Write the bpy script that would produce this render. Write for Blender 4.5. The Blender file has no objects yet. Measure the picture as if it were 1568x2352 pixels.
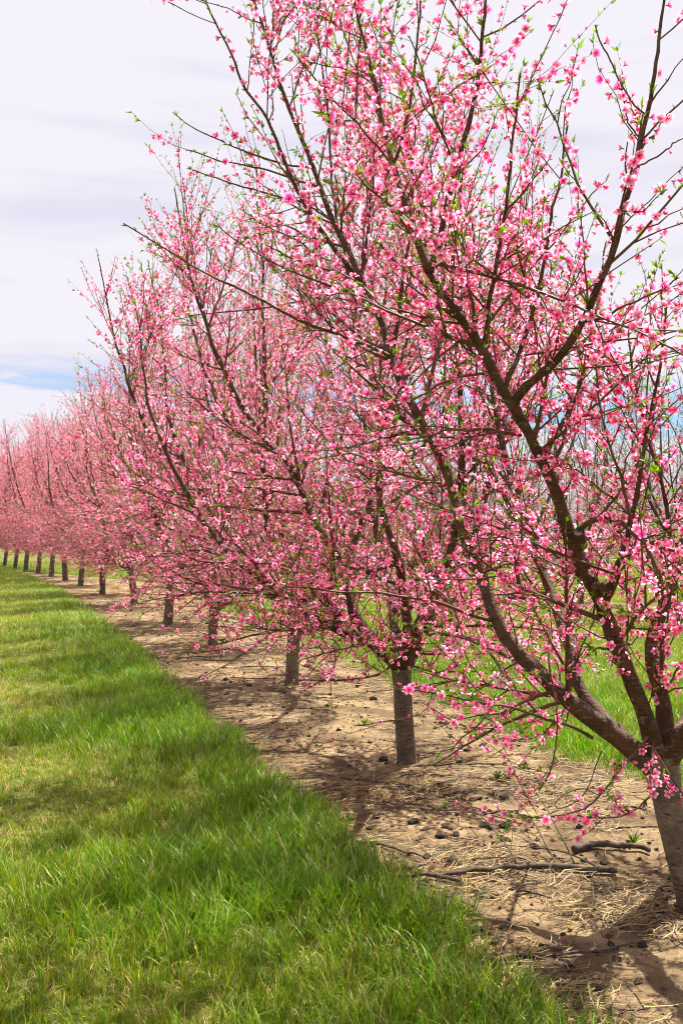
import bpy, math
import numpy as np
from mathutils import Vector, Matrix, Euler

R = math.radians
sc = bpy.context.scene
col = sc.collection

# ------------------------------------------------------------------ camera
# photo coordinates used below: 1568 x 2352 (the photograph at reduced size)
FPX, CX, CY, HOR, CAMH = 2287.0, 784.0, 1176.0, 1245.0, 1.5
PITCH = math.atan((HOR - CY) / FPX)
cam_d = bpy.data.cameras.new('camera')
cam_d.sensor_fit = 'VERTICAL'
cam_d.sensor_height = 36.0
cam_d.lens = 36.0 * FPX / 2352.0
cam_d.clip_start = 0.05
cam_d.clip_end = 1000.0
cam = bpy.data.objects.new('camera', cam_d)
col.objects.link(cam)
cam.location = (0, 0, CAMH)
cam.rotation_euler = (R(90) + PITCH, 0, 0)
sc.camera = cam

# ------------------------------------------------------------------ sky and sun
SUN_AZ, SUN_EL = R(42), R(60)          # azimuth measured from +Y towards +X
world = bpy.data.worlds.new('World')
sc.world = world
world.use_nodes = True


class NT:
    """short-hand for building node trees"""
    def __init__(self, tree):
        self.t = tree
        tree.nodes.clear()

    def n(self, kind, ins=None, **props):
        nd = self.t.nodes.new(kind)
        for k, v in props.items():
            setattr(nd, k, v)
        for k, v in (ins or {}).items():
            s = nd.inputs[k]
            if isinstance(v, bpy.types.NodeSocket):
                self.t.links.new(v, s)
            else:
                s.default_value = v
        return nd

    def math(self, op, a, b=0.0, c=0.0, clamp=False):
        return self.n('ShaderNodeMath', {0: a, 1: b, 2: c}, operation=op, use_clamp=clamp).outputs[0]

    def mix(self, f, a, b, blend='MIX'):
        return self.n('ShaderNodeMix', {'Factor': f, 6: a, 7: b}, data_type='RGBA', blend_type=blend).outputs[2]

    def step(self, x, a, b, lo=0.0, hi=1.0):
        return self.n('ShaderNodeMapRange', {'Value': x, 'From Min': a, 'From Max': b, 'To Min': lo, 'To Max': hi},
                      interpolation_type='SMOOTHSTEP').outputs[0]

    def noise(self, vec, scale, detail=4.0, rough=0.55, dist=0.0):
        return self.n('ShaderNodeTexNoise', {'Vector': vec, 'Scale': scale, 'Detail': detail, 'Roughness': rough,
                                             'Distortion': dist})

    def scale(self, vec, s):
        return self.n('ShaderNodeVectorMath', {0: vec, 1: s}, operation='MULTIPLY').outputs[0]


w = NT(world.node_tree)
tc = w.n('ShaderNodeTexCoord').outputs['Generated']
sky = w.n('ShaderNodeTexSky', sky_type='NISHITA', sun_disc=False, sun_elevation=SUN_EL, sun_rotation=SUN_AZ,
          air_density=1.0, dust_density=0.6, ozone_density=1.6)
sep = w.n('ShaderNodeSeparateXYZ', {0: tc})
zz = sep.outputs[2]
flat = w.scale(tc, (1.0, 1.0, 9.0))                 # streaky, flat-lying cloud
n1 = w.noise(flat, 2.3, 6.0, 0.55, 0.4).outputs[0]
n2 = w.noise(w.scale(tc, (1.3, 1.3, 6.0)), 5.0, 7.0, 0.6, 0.3).outputs[0]
n3 = w.noise(w.scale(tc, (1.0, 1.0, 4.0)), 1.6, 5.0, 0.5, 0.6).outputs[0]
zj = w.math('ADD', zz, w.math('MULTIPLY', w.math('SUBTRACT', n1, 0.5), 0.11))
deck = w.step(zj, 0.126, 0.172)
zk = w.math('ADD', w.math('ADD', zz, w.math('MULTIPLY', sep.outputs[0], 0.10)), w.math('MULTIPLY', w.math('SUBTRACT', n2, 0.5), 0.13))
low = w.step(zk, 0.113, 0.142, 1.0, 0.0)
thin = w.step(n2, 0.42, 0.66, 0.06, 0.5)           # wisps across the blue gap
cloud = w.math('MAXIMUM', w.math('MAXIMUM', deck, w.math('MULTIPLY', low, 0.95)), thin)
shade = w.step(w.math('ADD', w.math('MULTIPLY', n1, 0.6), w.math('MULTIPLY', n3, 0.4)), 0.36, 0.52)
ccol = w.mix(shade, (0.320, 0.316, 0.370, 1), (0.374, 0.361, 0.394, 1))
blue = w.mix(1.0, sky.outputs[0], (0.052, 0.052, 0.052, 1), 'MULTIPLY')
blue = w.mix(1.0, blue, (0.66, 0.90, 1.12, 1), 'MULTIPLY')
skyc = w.mix(cloud, blue, ccol)
bg = w.n('ShaderNodeBackground', {'Color': skyc, 'Strength': 1.0})
w.n('ShaderNodeOutputWorld', {0: bg.outputs[0]})

sun_d = bpy.data.lights.new('sun', 'SUN')
sun_d.energy = 5.0
sun_d.angle = R(0.6)
sun_d.color = (1.0, 0.93, 0.82)
sun = bpy.data.objects.new('sun', sun_d)
col.objects.link(sun)
sdir = Vector((math.sin(SUN_AZ) * math.cos(SUN_EL), math.cos(SUN_AZ) * math.cos(SUN_EL), math.sin(SUN_EL)))
sun.rotation_euler = sdir.to_track_quat('Z', 'Y').to_euler()
sun.location = (6, 8, 12)

sc.view_settings.view_transform = 'Standard'
sc.view_settings.look = 'None'
sc.view_settings.gamma = 1.0
sc.view_settings.exposure = 1.3
sc.view_settings.use_curve_mapping = False
sc.cycles.max_bounces = 5
sc.cycles.diffuse_bounces = 3
sc.cycles.transmission_bounces = 4
sc.cycles.transparent_max_bounces = 4
sc.cycles.use_denoising = True
sc.cycles.use_adaptive_sampling = True
sc.cycles.adaptive_threshold = 0.02
sc.cycles.filter_width = 1.05
sc.cycles.caustics_reflective = False
sc.cycles.caustics_refractive = False

# ------------------------------------------------------------------ helpers
def P(x, y, d):
    """photo pixel and distance along +Y -> world point"""
    c, s = math.cos(PITCH), math.sin(PITCH)
    u, v = (x - CX) / FPX, -(y - CY) / FPX
    r = np.array([u, c - v * s, s + v * c])
    r = r * (d / r[1])
    return r + np.array([0, 0, CAMH])


def G(x, y, z=0.0):
    """photo pixel -> point on the ground"""
    c, s = math.cos(PITCH), math.sin(PITCH)
    u, v = (x - CX) / FPX, -(y - CY) / FPX
    r = np.array([u, c - v * s, s + v * c])
    t = (z - CAMH) / r[2]
    return r * t + np.array([0, 0, CAMH])


def tag(o, label=None, cat=None, group=None, kind=None):
    if label: o['label'] = label
    if cat: o['category'] = cat
    if group: o['group'] = group
    if kind: o['kind'] = kind
    return o


def empty(name, loc, rz=0.0):
    o = bpy.data.objects.new(name, None)
    o.empty_display_size = 0.2
    o.location = loc
    o.rotation_euler = (0, 0, rz)
    col.objects.link(o)
    return o


def mesh_np(name, v, f, mat=None, colr=None, smooth=True, f2=None):
    """mesh from arrays: f is (N,3) or (N,4); f2 optional second face block"""
    me = bpy.data.meshes.new(name)
    v = np.ascontiguousarray(v, dtype=np.float32)
    blocks = [np.asarray(b, dtype=np.int32) for b in (f, f2) if b is not None and len(b)]
    loops = np.concatenate([b.ravel() for b in blocks])
    sizes = np.concatenate([np.full(len(b), b.shape[1], dtype=np.int32) for b in blocks])
    starts = np.concatenate([[0], np.cumsum(sizes)[:-1]]).astype(np.int32)
    me.vertices.add(len(v))
    me.vertices.foreach_set('co', v.ravel())
    me.loops.add(len(loops))
    me.loops.foreach_set('vertex_index', loops)
    me.polygons.add(len(sizes))
    me.polygons.foreach_set('loop_start', starts)
    me.polygons.foreach_set('use_smooth', np.full(len(sizes), smooth, dtype=bool))
    me.update(calc_edges=True)
    if colr is not None:
        a = me.color_attributes.new('tone', 'FLOAT_COLOR', 'POINT')
        c4 = np.ones((len(v), 4), dtype=np.float32)
        c4[:, :3] = colr
        a.data.foreach_set('color', c4.ravel())
    if mat is not None:
        me.materials.append(mat)
    return me


def link(name, me, parent=None, kind=None):
    o = bpy.data.objects.new(name, me)
    col.objects.link(o)
    if parent is not None:
        o.parent = parent
    if kind:
        o['kind'] = kind
    return o


def unit(a):
    return a / np.maximum(np.linalg.norm(a, axis=-1, keepdims=True), 1e-9)


def smooth_path(pts, n):
    """Catmull-Rom through the points, resampled to n"""
    p = np.asarray(pts, float)
    q = np.vstack([2 * p[0] - p[1], p, 2 * p[-1] - p[-2]])
    out = []
    for i in range(len(p) - 1):
        a, b, c, d = q[i], q[i + 1], q[i + 2], q[i + 3]
        for t in np.linspace(0, 1, 12, endpoint=False):
            out.append(0.5 * (2 * b + (c - a) * t + (2 * a - 5 * b + 4 * c - d) * t * t + (3 * b - a - 3 * c + d) * t ** 3))
    out.append(p[-1])
    out = np.array(out)
    s = np.concatenate([[0], np.cumsum(np.linalg.norm(np.diff(out, axis=0), axis=1))])
    u = np.linspace(0, s[-1], n)
    return np.stack([np.interp(u, s, out[:, k]) for k in range(3)], 1)


def tubes(pts, rad, k, cap=True):
    """pts (M,n,3), rad (M,n) -> verts, quads, tris (closed tips)"""
    M, n, _ = pts.shape
    t = np.gradient(pts, axis=1)
    t = unit(t)
    ref = np.where(np.abs(t[:, :1, 2:3]) > 0.9, np.array([1.0, 0.1, 0]), np.array([0.12, 0.2, 0.97]))
    ref = np.broadcast_to(ref, t.shape)
    a = unit(np.cross(t, ref))
    b = np.cross(t, a)
    ang = np.linspace(0, 2 * np.pi, k, endpoint=False)
    ring = (np.cos(ang)[None, None, :, None] * a[:, :, None] + np.sin(ang)[None, None, :, None] * b[:, :, None])
    v = pts[:, :, None] + ring * (rad[..., None, None] if rad.ndim == 2 else rad[..., None])
    idx = np.arange(M * n * k).reshape(M, n, k)
    i0, i1 = idx[:, :-1], idx[:, 1:]
    q = np.stack([i0, np.roll(i0, -1, 2), np.roll(i1, -1, 2), i1], -1).reshape(-1, 4)
    v = v.reshape(-1, 3)
    if not cap:
        return v, q, None
    tip = pts[:, -1] + t[:, -1] * (rad[:, -1].reshape(M, -1)[:, :1]) * 0.6
    base = len(v)
    ti = base + np.arange(M)
    v = np.vstack([v, tip])
    last = idx[:, -1]
    tr = np.stack([last, np.roll(last, -1, 1), np.broadcast_to(ti[:, None], last.shape)], -1).reshape(-1, 3)
    return v, q, tr


def frames(nrm, roll):
    """rotation matrices (M,3,3) whose z axis is nrm"""
    z = unit(nrm)
    ref = np.where(np.abs(z[:, 2:3]) > 0.9, np.array([1.0, 0, 0]), np.array([0, 0, 1.0]))
    x = unit(np.cross(ref, z))
    y = np.cross(z, x)
    c, s = np.cos(roll)[:, None], np.sin(roll)[:, None]
    return np.stack([x * c + y * s, -x * s + y * c, z], -1)


# ------------------------------------------------------------------ materials
def mat_new(name):
    m = bpy.data.materials.new(name)
    m.use_nodes = True
    return m, NT(m.node_tree)


def petal_like(name, transl, rough, spec, boost=1.0):
    m, t = mat_new(name)
    c = t.n('ShaderNodeVertexColor', layer_name='tone').outputs[0]
    pr = t.n('ShaderNodeBsdfPrincipled', {'Base Color': c, 'Roughness': rough, 'Specular IOR Level': spec})
    tcol = t.n('ShaderNodeHueSaturation', {'Saturation': 1.12, 'Value': boost, 'Color': c}).outputs[0]
    tr = t.n('ShaderNodeBsdfTranslucent', {'Color': tcol})
    mx = t.n('ShaderNodeMixShader', {0: transl, 1: pr.outputs[0], 2: tr.outputs[0]})
    t.n('ShaderNodeOutputMaterial', {0: mx.outputs[0]})
    return m


M_PETAL = petal_like('petal', 0.52, 0.55, 0.25, 1.3)
M_LEAF = petal_like('young_leaf', 0.45, 0.42, 0.45, 1.15)
M_SPENT = petal_like('spent_flower', 0.3, 0.8, 0.1)


def bark_mat(name, ca, cb, cc, bump, zs):
    m, t = mat_new(name)
    o = t.n('ShaderNodeTexCoord').outputs['Object']
    big = t.noise(o, 9.0, 5.0, 0.6).outputs[0]
    fine = t.noise(t.scale(o, (1, 1, zs)), 60.0, 4.0, 0.65, 0.3).outputs[0]
    len_ = t.noise(t.scale(o, (16, 16, 95)), 1.0, 2.0, 0.5, 0.2).outputs[0]
    c = t.mix(t.step(big, 0.35, 0.68), ca, cb)
    c = t.mix(t.math('MULTIPLY', t.step(fine, 0.5, 0.72), 0.75), c, cc)
    lich = t.noise(o, 26.0, 3.0, 0.6).outputs[0]
    c = t.mix(t.math('MULTIPLY', t.step(lich, 0.58, 0.70), 0.45), c, (0.27, 0.24, 0.19, 1))
    dark = t.step(len_, 0.60, 0.68)
    c = t.mix(t.math('MULTIPLY', dark, 0.75), c, (0.022, 0.014, 0.010, 1))
    pale = t.step(len_, 0.30, 0.36, 1.0, 0.0)
    c = t.mix(t.math('MULTIPLY', pale, 0.30), c, (0.36, 0.29, 0.23, 1))
    h = t.math('ADD', t.math('MULTIPLY', fine, 0.6), t.math('MULTIPLY', len_, 0.5))
    bp = t.n('ShaderNodeBump', {'Strength': bump, 'Distance': 0.01, 'Height': h})
    pr = t.n('ShaderNodeBsdfPrincipled', {'Base Color': c, 'Roughness': 0.7, 'Specular IOR Level': 0.22,
                                          'Normal': bp.outputs[0]})
    t.n('ShaderNodeOutputMaterial', {0: pr.outputs[0]})
    return m


M_BARK = bark_mat('trunk_bark', (0.11, 0.074, 0.051, 1), (0.20, 0.15, 0.112, 1), (0.04, 0.026, 0.018, 1), 0.9, 2.2)
M_LIMB = bark_mat('limb_bark', (0.07, 0.034, 0.018, 1), (0.12, 0.065, 0.036, 1), (0.028, 0.015, 0.009, 1), 0.85, 1.6)


def plain_mat(name, ca, cb, scale, rough=0.7, bump=0.0):
    m, t = mat_new(name)
    o = t.n('ShaderNodeTexCoord').outputs['Object']
    nz = t.noise(o, scale, 4.0, 0.6).outputs[0]
    c = t.mix(t.step(nz, 0.35, 0.65), ca, cb)
    ins = {'Base Color': c, 'Roughness': rough, 'Specular IOR Level': 0.3}
    if bump:
        ins['Normal'] = t.n('ShaderNodeBump', {'Strength': bump, 'Distance': 0.01, 'Height': nz}).outputs[0]
    pr = t.n('ShaderNodeBsdfPrincipled', ins)
    t.n('ShaderNodeOutputMaterial', {0: pr.outputs[0]})
    return m


M_TWIG = plain_mat('twig_bark', (0.085, 0.036, 0.020, 1), (0.125, 0.075, 0.034, 1), 14.0, 0.55)
M_BARE = plain_mat('bare_twig_bark', (0.10, 0.072, 0.055, 1), (0.16, 0.115, 0.085, 1), 9.0, 0.7)
M_CUT = plain_mat('cut_wood', (0.018, 0.013, 0.010, 1), (0.05, 0.035, 0.025, 1), 60.0, 0.9)
M_DEADWOOD = plain_mat('dead_wood', (0.045, 0.030, 0.022, 1), (0.105, 0.075, 0.054, 1), 45.0, 0.8, 0.6)
M_CLOD = plain_mat('clod_earth', (0.040, 0.028, 0.019, 1), (0.105, 0.072, 0.046, 1), 55.0, 0.95, 1.0)
M_WIRE = plain_mat('dark_wire', (0.03, 0.024, 0.02, 1), (0.06, 0.048, 0.04, 1), 20.0, 0.6)

# ------------------------------------------------------------------ layout of the orchard row
ROW = np.array([[0, 1600, 2100], [1, 938, 1762], [2, 668, 1580], [3, 490, 1490], [4, 385, 1438], [5, 310, 1394],
                [6, 235, 1368], [7, 185, 1347], [8, 151, 1335], [9, 118, 1326]], float)
BASES = np.array([G(x, y) for _, x, y in ROW])
ext = [BASES[-1]]
for i in range(9):                                       # the row goes on, bending slowly
    d = np.array([-0.44 - 0.012 * i, 1.0, 0])
    ext.append(ext[-1] + unit(d) * 4.6)
ALLB = np.vstack([BASES, np.array(ext[1:])])
LEFT = np.array([G(x, y)[:2] for x, y in [(1420, 2400), (1360, 2352), (1000, 2100), (830, 1960), (620, 1770), (470, 1640), (370, 1530),
                                         (280, 1460), (200, 1400), (130, 1350), (80, 1328)]])
RIGHT = np.array([G(x, y)[:2] for x, y in [(1484, 1805), (1284, 1750), (1134, 1685), (939, 1595), (650, 1453), (510, 1403), (350, 1338)]])
LEFT = np.vstack([[[1.9, 0.6]], LEFT, [[-16.4, 50.0], [-20.5, 62.0], [-36, 95]]])
RIGHT = np.vstack([[[4.2, 0.6]], [[2.75, 3.4]], [[2.25, 4.8]], RIGHT, [[-10.4, 42.0]], [[-15.9, 50.0]], [[-20.45, 62.0]], [[-35.9, 95]]])


def xl(y): return np.interp(y, LEFT[:, 1], LEFT[:, 0])
def xr(y): return np.interp(y, RIGHT[:, 1], RIGHT[:, 0])


def vnoise(x, y, seed=0):
    """cheap smooth value noise, 0..1"""
    def h(i, j):
        a = np.sin(i * 127.1 + j * 311.7 + seed * 74.7) * 43758.5453
        return a - np.floor(a)
    xi, yi = np.floor(x), np.floor(y)
    fx, fy = x - xi, y - yi
    fx, fy = fx * fx * (3 - 2 * fx), fy * fy * (3 - 2 * fy)
    return (h(xi, yi) * (1 - fx) + h(xi + 1, yi) * fx) * (1 - fy) + (h(xi, yi + 1) * (1 - fx) + h(xi + 1, yi + 1) * fx) * fy


def fbm(x, y, seed=0, octv=4):
    s, a, tot = 0, 0.5, 0
    for k in range(octv):
        s = s + a * vnoise(x * 2 ** k, y * 2 ** k, seed + k * 3)
        tot += a
        a *= 0.5
    return s / tot


ROW2_OFF = 10.3


def row_centre(y):
    return np.interp(y, ALLB[:, 1], ALLB[:, 0])


def strip2_dist(x, y):
    """signed distance-like value from the middle of the second bare strip"""
    return (x - row_centre(y)) * 0.945 - ROW2_OFF


# ------------------------------------------------------------------ ground
def ground_mat():
    m, t = mat_new('turf_ground')
    o = t.n('ShaderNodeTexCoord').outputs['Object']
    a = t.noise(o, 1.6, 6.0, 0.6).outputs[0]
    b = t.noise(o, 28.0, 5.0, 0.7).outputs[0]
    c = t.mix(t.step(a, 0.38, 0.62), (0.085, 0.125, 0.015, 1), (0.15, 0.155, 0.03, 1))
    c = t.mix(t.math('MULTIPLY', t.step(b, 0.52, 0.7), 0.7), c, (0.21, 0.17, 0.075, 1))
    bp = t.n('ShaderNodeBump', {'Strength': 0.8, 'Distance': 0.03, 'Height': b})
    pr = t.n('ShaderNodeBsdfPrincipled', {'Base Color': c, 'Roughness': 0.9, 'Specular IOR Level': 0.15, 'Normal': bp.outputs[0]})
    t.n('ShaderNodeOutputMaterial', {0: pr.outputs[0]})
    return m


def soil_mat():
    m, t = mat_new('bare_soil')
    o = t.n('ShaderNodeTexCoord').outputs['Object']
    a = t.noise(o, 2.2, 6.0, 0.6, 0.5).outputs[0]
    b = t.noise(o, 11.0, 6.0, 0.65, 0.4).outputs[0]
    f = t.noise(o, 120.0, 4.0, 0.7).outputs[0]
    vor = t.n('ShaderNodeTexVoronoi', {'Vector': t.n('ShaderNodeVectorMath', {0: o, 1: t.scale(t.noise(o, 6.0, 3.0).outputs[1], (0.2, 0.2, 0.2))}, operation='ADD').outputs[0],
                                       'Scale': 7.0}, feature='DISTANCE_TO_EDGE').outputs[0]
    c = t.mix(t.step(a, 0.38, 0.66), (0.148, 0.101, 0.053, 1), (0.385, 0.282, 0.152, 1))
    c = t.mix(t.math('MULTIPLY', t.step(b, 0.52, 0.66), 0.8), c, (0.105, 0.068, 0.036, 1))
    c = t.mix(t.math('MULTIPLY', t.step(f, 0.56, 0.72), 0.6), c, (0.085, 0.05, 0.028, 1))
    crack = t.math('MULTIPLY', t.step(vor, 0.0, 0.022, 1.0, 0.0), t.step(a, 0.48, 0.6))
    c = t.mix(t.math('MULTIPLY', crack, 0.6), c, (0.08, 0.046, 0.026, 1))
    hgt = t.math('ADD', t.math('ADD', t.math('MULTIPLY', b, 0.7), t.math('MULTIPLY', f, 0.28)), t.math('MULTIPLY', crack, -0.25))
    bp = t.n('ShaderNodeBump', {'Strength': 1.0, 'Distance': 0.045, 'Height': hgt})
    pr = t.n('ShaderNodeBsdfPrincipled', {'Base Color': c, 'Roughness': 0.92, 'Specular IOR Level': 0.15, 'Normal': bp.outputs[0]})
    t.n('ShaderNodeOutputMaterial', {0: pr.outputs[0]})
    return m


M_TURF, M_SOIL = ground_mat(), soil_mat()
g = mesh_np('ground', [[-400, -60, 0], [400, -60, 0], [400, 700, 0], [-400, 700, 0]], [[0, 1, 2, 3]], M_TURF, smooth=False)
tag(link('ground', g), kind='structure')


def soil_height(x, y, edge):
    h = 0.055 * (fbm(x * 1.1, y * 1.1, 5) - 0.42) + 0.028 * (fbm(x * 5, y * 5, 9) - 0.5) + 0.012 * (fbm(x * 22, y * 22, 2, 2) - 0.5)
    return 0.006 + np.clip(edge * 4.0, 0, 1) * np.maximum(h + 0.016, -0.001)


def soil_strip(name, fl, fr, ys, nx):
    X = np.zeros((len(ys), nx)); Y = np.zeros_like(X); Z = np.zeros_like(X)
    for i, y in enumerate(ys):
        u = np.linspace(0, 1, nx)
        jl = 0.28 * (fbm(np.array([y * 1.3]), np.array([3.0]), 21)[0] - 0.5)
        jr = 0.28 * (fbm(np.array([y * 1.3]), np.array([9.0]), 22)[0] - 0.5)
        X[i] = (fl(y) - 0.12 + jl) * (1 - u) + (fr(y) + 0.12 + jr) * u
        Y[i] = y
        e = np.minimum(u, 1 - u)
        Z[i] = soil_height(X[i], Y[i], e)
    v = np.stack([X, Y, Z], -1).reshape(-1, 3)
    id_ = np.arange(len(v)).reshape(X.shape)
    q = np.stack([id_[:-1, :-1], id_[:-1, 1:], id_[1:, 1:], id_[1:, :-1]], -1).reshape(-1, 4)
    return tag(link(name, mesh_np(name, v, q, M_SOIL)), kind='structure')


ys = np.concatenate([np.arange(2.0, 8, 0.026), np.arange(8, 16, 0.05), np.arange(16, 40, 0.14), np.arange(40, 50, 0.6)])
soil_strip('soil_strip', xl, xr, ys, 84)
ys2 = np.arange(6, 90, 0.3)
soil_strip('soil_strip', lambda y: row_centre(y) + (ROW2_OFF - 1.2) / 0.945, lambda y: row_centre(y) + (ROW2_OFF + 1.2) / 0.945, ys2, 24)


def ground_z(x, y):
    x, y = np.atleast_1d(np.asarray(x, float)), np.atleast_1d(np.asarray(y, float))
    l, r = xl(y) - 0.12, xr(y) + 0.12
    u = (x - l) / (r - l)
    e = np.minimum(u, 1 - u)
    return np.where((e > 0), soil_height(x, y, e), 0.0)


# ------------------------------------------------------------------ flowers, leaves
def flower_proto(rng, opening, lod):
    """unit blossom (radius 1), axis +z; returns verts, tris, colours"""
    V, F, C = [], [], []
    base_c = np.array([0.60, 0.014, 0.05]); mid_c = np.array([0.91, 0.26, 0.465]); tip_c = np.array([0.96, 0.58, 0.72])
    for k in range(5):
        a = 2 * np.pi * k / 5 + rng.normal(0, 0.09)
        op = np.clip(opening + rng.normal(0, 0.10), 0.1, 1.35)
        ln = rng.uniform(0.88, 1.08)
        wd = rng.uniform(0.9, 1.1)
        def pt(r, s, lift=0.0):
            rad = r * ln * math.sin(min(op + 0.12 * r, 1.5))
            z = r * ln * math.cos(op) + lift - 0.12 * r * r
            e = np.array([math.cos(a), math.sin(a), 0]); n = np.array([-math.sin(a), math.cos(a), 0])
            return e * rad + n * s * wd + np.array([0, 0, z])
        o = len(V)
        if lod == 0:
            V += [pt(.05, 0), pt(.5, -.30, .07), pt(.5, 0, -.03), pt(.5, .30, .07), pt(.86, -.27, .10), pt(.86, .27, .10), pt(.99, 0, .04)]
            C += [base_c, mid_c, mid_c * [0.95, 0.7, 0.85], mid_c, tip_c, tip_c, tip_c * 1.04]
            F += [[o, o+1, o+2], [o, o+2, o+3], [o+1, o+4, o+2], [o+2, o+4, o+6], [o+2, o+6, o+5], [o+2, o+5, o+3]]
        elif lod == 1:
            V += [pt(.05, 0), pt(.55, -.34, .07), pt(.55, .34, .07), pt(.95, -.17, .07), pt(.95, .17, .07)]
            C += [base_c, mid_c, mid_c, tip_c, tip_c]
            F += [[o, o+1, o+2], [o+1, o+3, o+2], [o+2, o+3, o+4]]
        else:
            V += [pt(.05, 0), pt(.66, -.36, .08), pt(.66, .36, .08), pt(1.0, 0, .05)]
            C += [base_c, mid_c * .7 + tip_c * .3, mid_c * .7 + tip_c * .3, tip_c]
            F += [[o, o+1, o+2], [o+1, o+3, o+2]]
    ns = (8, 3, 1)[lod]
    for k in range(ns):                                    # stamens
        a = rng.uniform(0, 6.28)
        sp = rng.uniform(0.1, 0.34)
        o = len(V)
        wv = (.035, .09, .22)[lod]
        e = np.array([math.cos(a), math.sin(a), 0]); n = np.array([-math.sin(a), math.cos(a), 0])
        V += [n * wv, -n * wv, e * sp + np.array([0, 0, rng.uniform(.4, .62)])]
        C += [base_c, base_c, np.array([0.78, 0.24, 0.16]) if lod == 0 else base_c * 1.3]
        F += [[o, o+1, o+2]]
    if lod == 2:
        return np.array(V), np.array(F), np.array(C)
    o = len(V)                                             # calyx
    nb = 5 if lod == 0 else 3
    for k in range(nb):
        a = 2 * np.pi * k / nb
        V.append(np.array([math.cos(a) * .17, math.sin(a) * .17, 0.02])); C.append(np.array([0.20, 0.03, 0.025]))
    V.append(np.array([0, 0, -.38])); C.append(np.array([0.17, 0.06, 0.03]))
    for k in range(nb):
        F.append([o + (k + 1) % nb, o + k, o + nb])
    return np.array(V), np.array(F), np.array(C)


def spent_proto(rng):
    V, F, C = [], [], []
    for k in range(6):
        a = 2 * np.pi * k / 6 + rng.normal(0, .2)
        op = rng.uniform(0.5, 1.3)
        e = np.array([math.cos(a) * math.sin(op), math.sin(a) * math.sin(op), math.cos(op)])
        n = np.array([-math.sin(a), math.cos(a), 0])
        o = len(V)
        V += [n * .10, -n * .10, e * rng.uniform(.7, 1.1) + n * rng.normal(0, .15)]
        c = np.array([[0.42, 0.16, 0.04], [0.33, 0.06, 0.03], [0.55, 0.30, 0.11]][rng.integers(3)])
        C += [np.array([0.28, 0.04, 0.03]), np.array([0.28, 0.04, 0.03]), c]
        F += [[o, o+1, o+2]]
    return np.array(V), np.array(F), np.array(C)


def leaf_proto(rng, n, wid=.13):
    V, F, C = [], [], []
    for k in range(n):
        a = 2 * np.pi * k / n + rng.normal(0, .4)
        op = rng.uniform(0.15, 0.8)
        L = rng.uniform(.55, 1.1)
        e = np.array([math.cos(a) * math.sin(op), math.sin(a) * math.sin(op), math.cos(op)])
        u = np.array([math.cos(a), math.sin(a), 0])
        s = np.array([-math.sin(a), math.cos(a), 0]) * wid * rng.uniform(.8, 1.2)
        o = len(V)
        V += [np.zeros(3), e * L * .5 + s + u * -.02, e * L * .5 - u * .05, e * L * .5 - s + u * -.02, e * L + u * .12 * L]
        c = np.array([0.17, 0.31, 0.02]) * rng.uniform(.75, 1.2) * np.array([rng.uniform(.75, 1.2), 1, 1])
        C += [c * .8, c, c * .85, c, c * np.array([1.25, 1.1, .9])]
        F += [[o, o+1, o+2], [o, o+2, o+3], [o+1, o+4, o+2], [o+2, o+4, o+3]]
    return np.array(V), np.array(F), np.array(C)


prng = np.random.default_rng(4)
OPEN = [0.55, 0.8, 0.95, 1.1, 1.2, 1.3, 1.0, 0.7, 0.24]
FL0 = [flower_proto(prng, o, 0) for o in OPEN]
FL1 = [flower_proto(prng, o, 1) for o in OPEN]
FL2 = [flower_proto(prng, o, 2) for o in OPEN]
SPENT = [spent_proto(prng) for _ in range(4)]
LEAVES = [leaf_proto(prng, n) for n in (3, 4, 5, 3)]


def thin_leaf(proto):                                      # the same tuft with two faces per leaf
    v, f, c = proto
    n = len(v) // 5
    return v, np.array([[5 * k, 5 * k + 1, 5 * k + 3] for k in range(n)] + [[5 * k + 1, 5 * k + 4, 5 * k + 3] for k in range(n)]), c


LEAVES2 = [thin_leaf(p) for p in LEAVES]
TINTS = np.array([[1, 1, 1], [1.02, 1.22, 1.14], [1.03, 1.5, 1.3], [0.97, 0.62, 0.80], [1.0, 0.82, 0.94]])


def scatter(protos, pos, rot, scl, pick, tint):
    """copies of small shapes joined in one mesh"""
    Vs, Fs, Cs, off = [], [], [], 0
    for i, (pv, pf, pc) in enumerate(protos):
        s = np.where(pick == i)[0]
        if not len(s):
            continue
        v = np.einsum('mij,vj->mvi', rot[s], pv) * scl[s][:, None, None] + pos[s][:, None]
        c = np.clip(pc[None] * tint[s][:, None], 0, 0.97)
        f = pf[None] + (np.arange(len(s)) * len(pv))[:, None, None] + off
        off += len(s) * len(pv)
        Vs.append(v.reshape(-1, 3)); Fs.append(f.reshape(-1, 3)); Cs.append(c.reshape(-1, 3))
    return np.concatenate(Vs), np.concatenate(Fs), np.concatenate(Cs)


BLOSSOM_MESH = {}


def blossom_mesh(pick, tint):
    if (pick, tint) not in BLOSSOM_MESH:
        v, f, c = FL0[pick]
        BLOSSOM_MESH[pick, tint] = mesh_np('blossom', v, f, M_PETAL, np.clip(c * TINTS[tint], 0, .97))
    return BLOSSOM_MESH[pick, tint]


# ------------------------------------------------------------------ trees
def wobbly(rng, p, amp):
    """small kinks on a path, ends fixed"""
    n = len(p)
    k = rng.normal(0, 1, (n, 3))
    k = (k + np.roll(k, 1, 0) + np.roll(k, -1, 0)) / 3
    e = np.minimum(np.arange(n), 4) / 4.0
    return p + k * amp * e[:, None]


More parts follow.
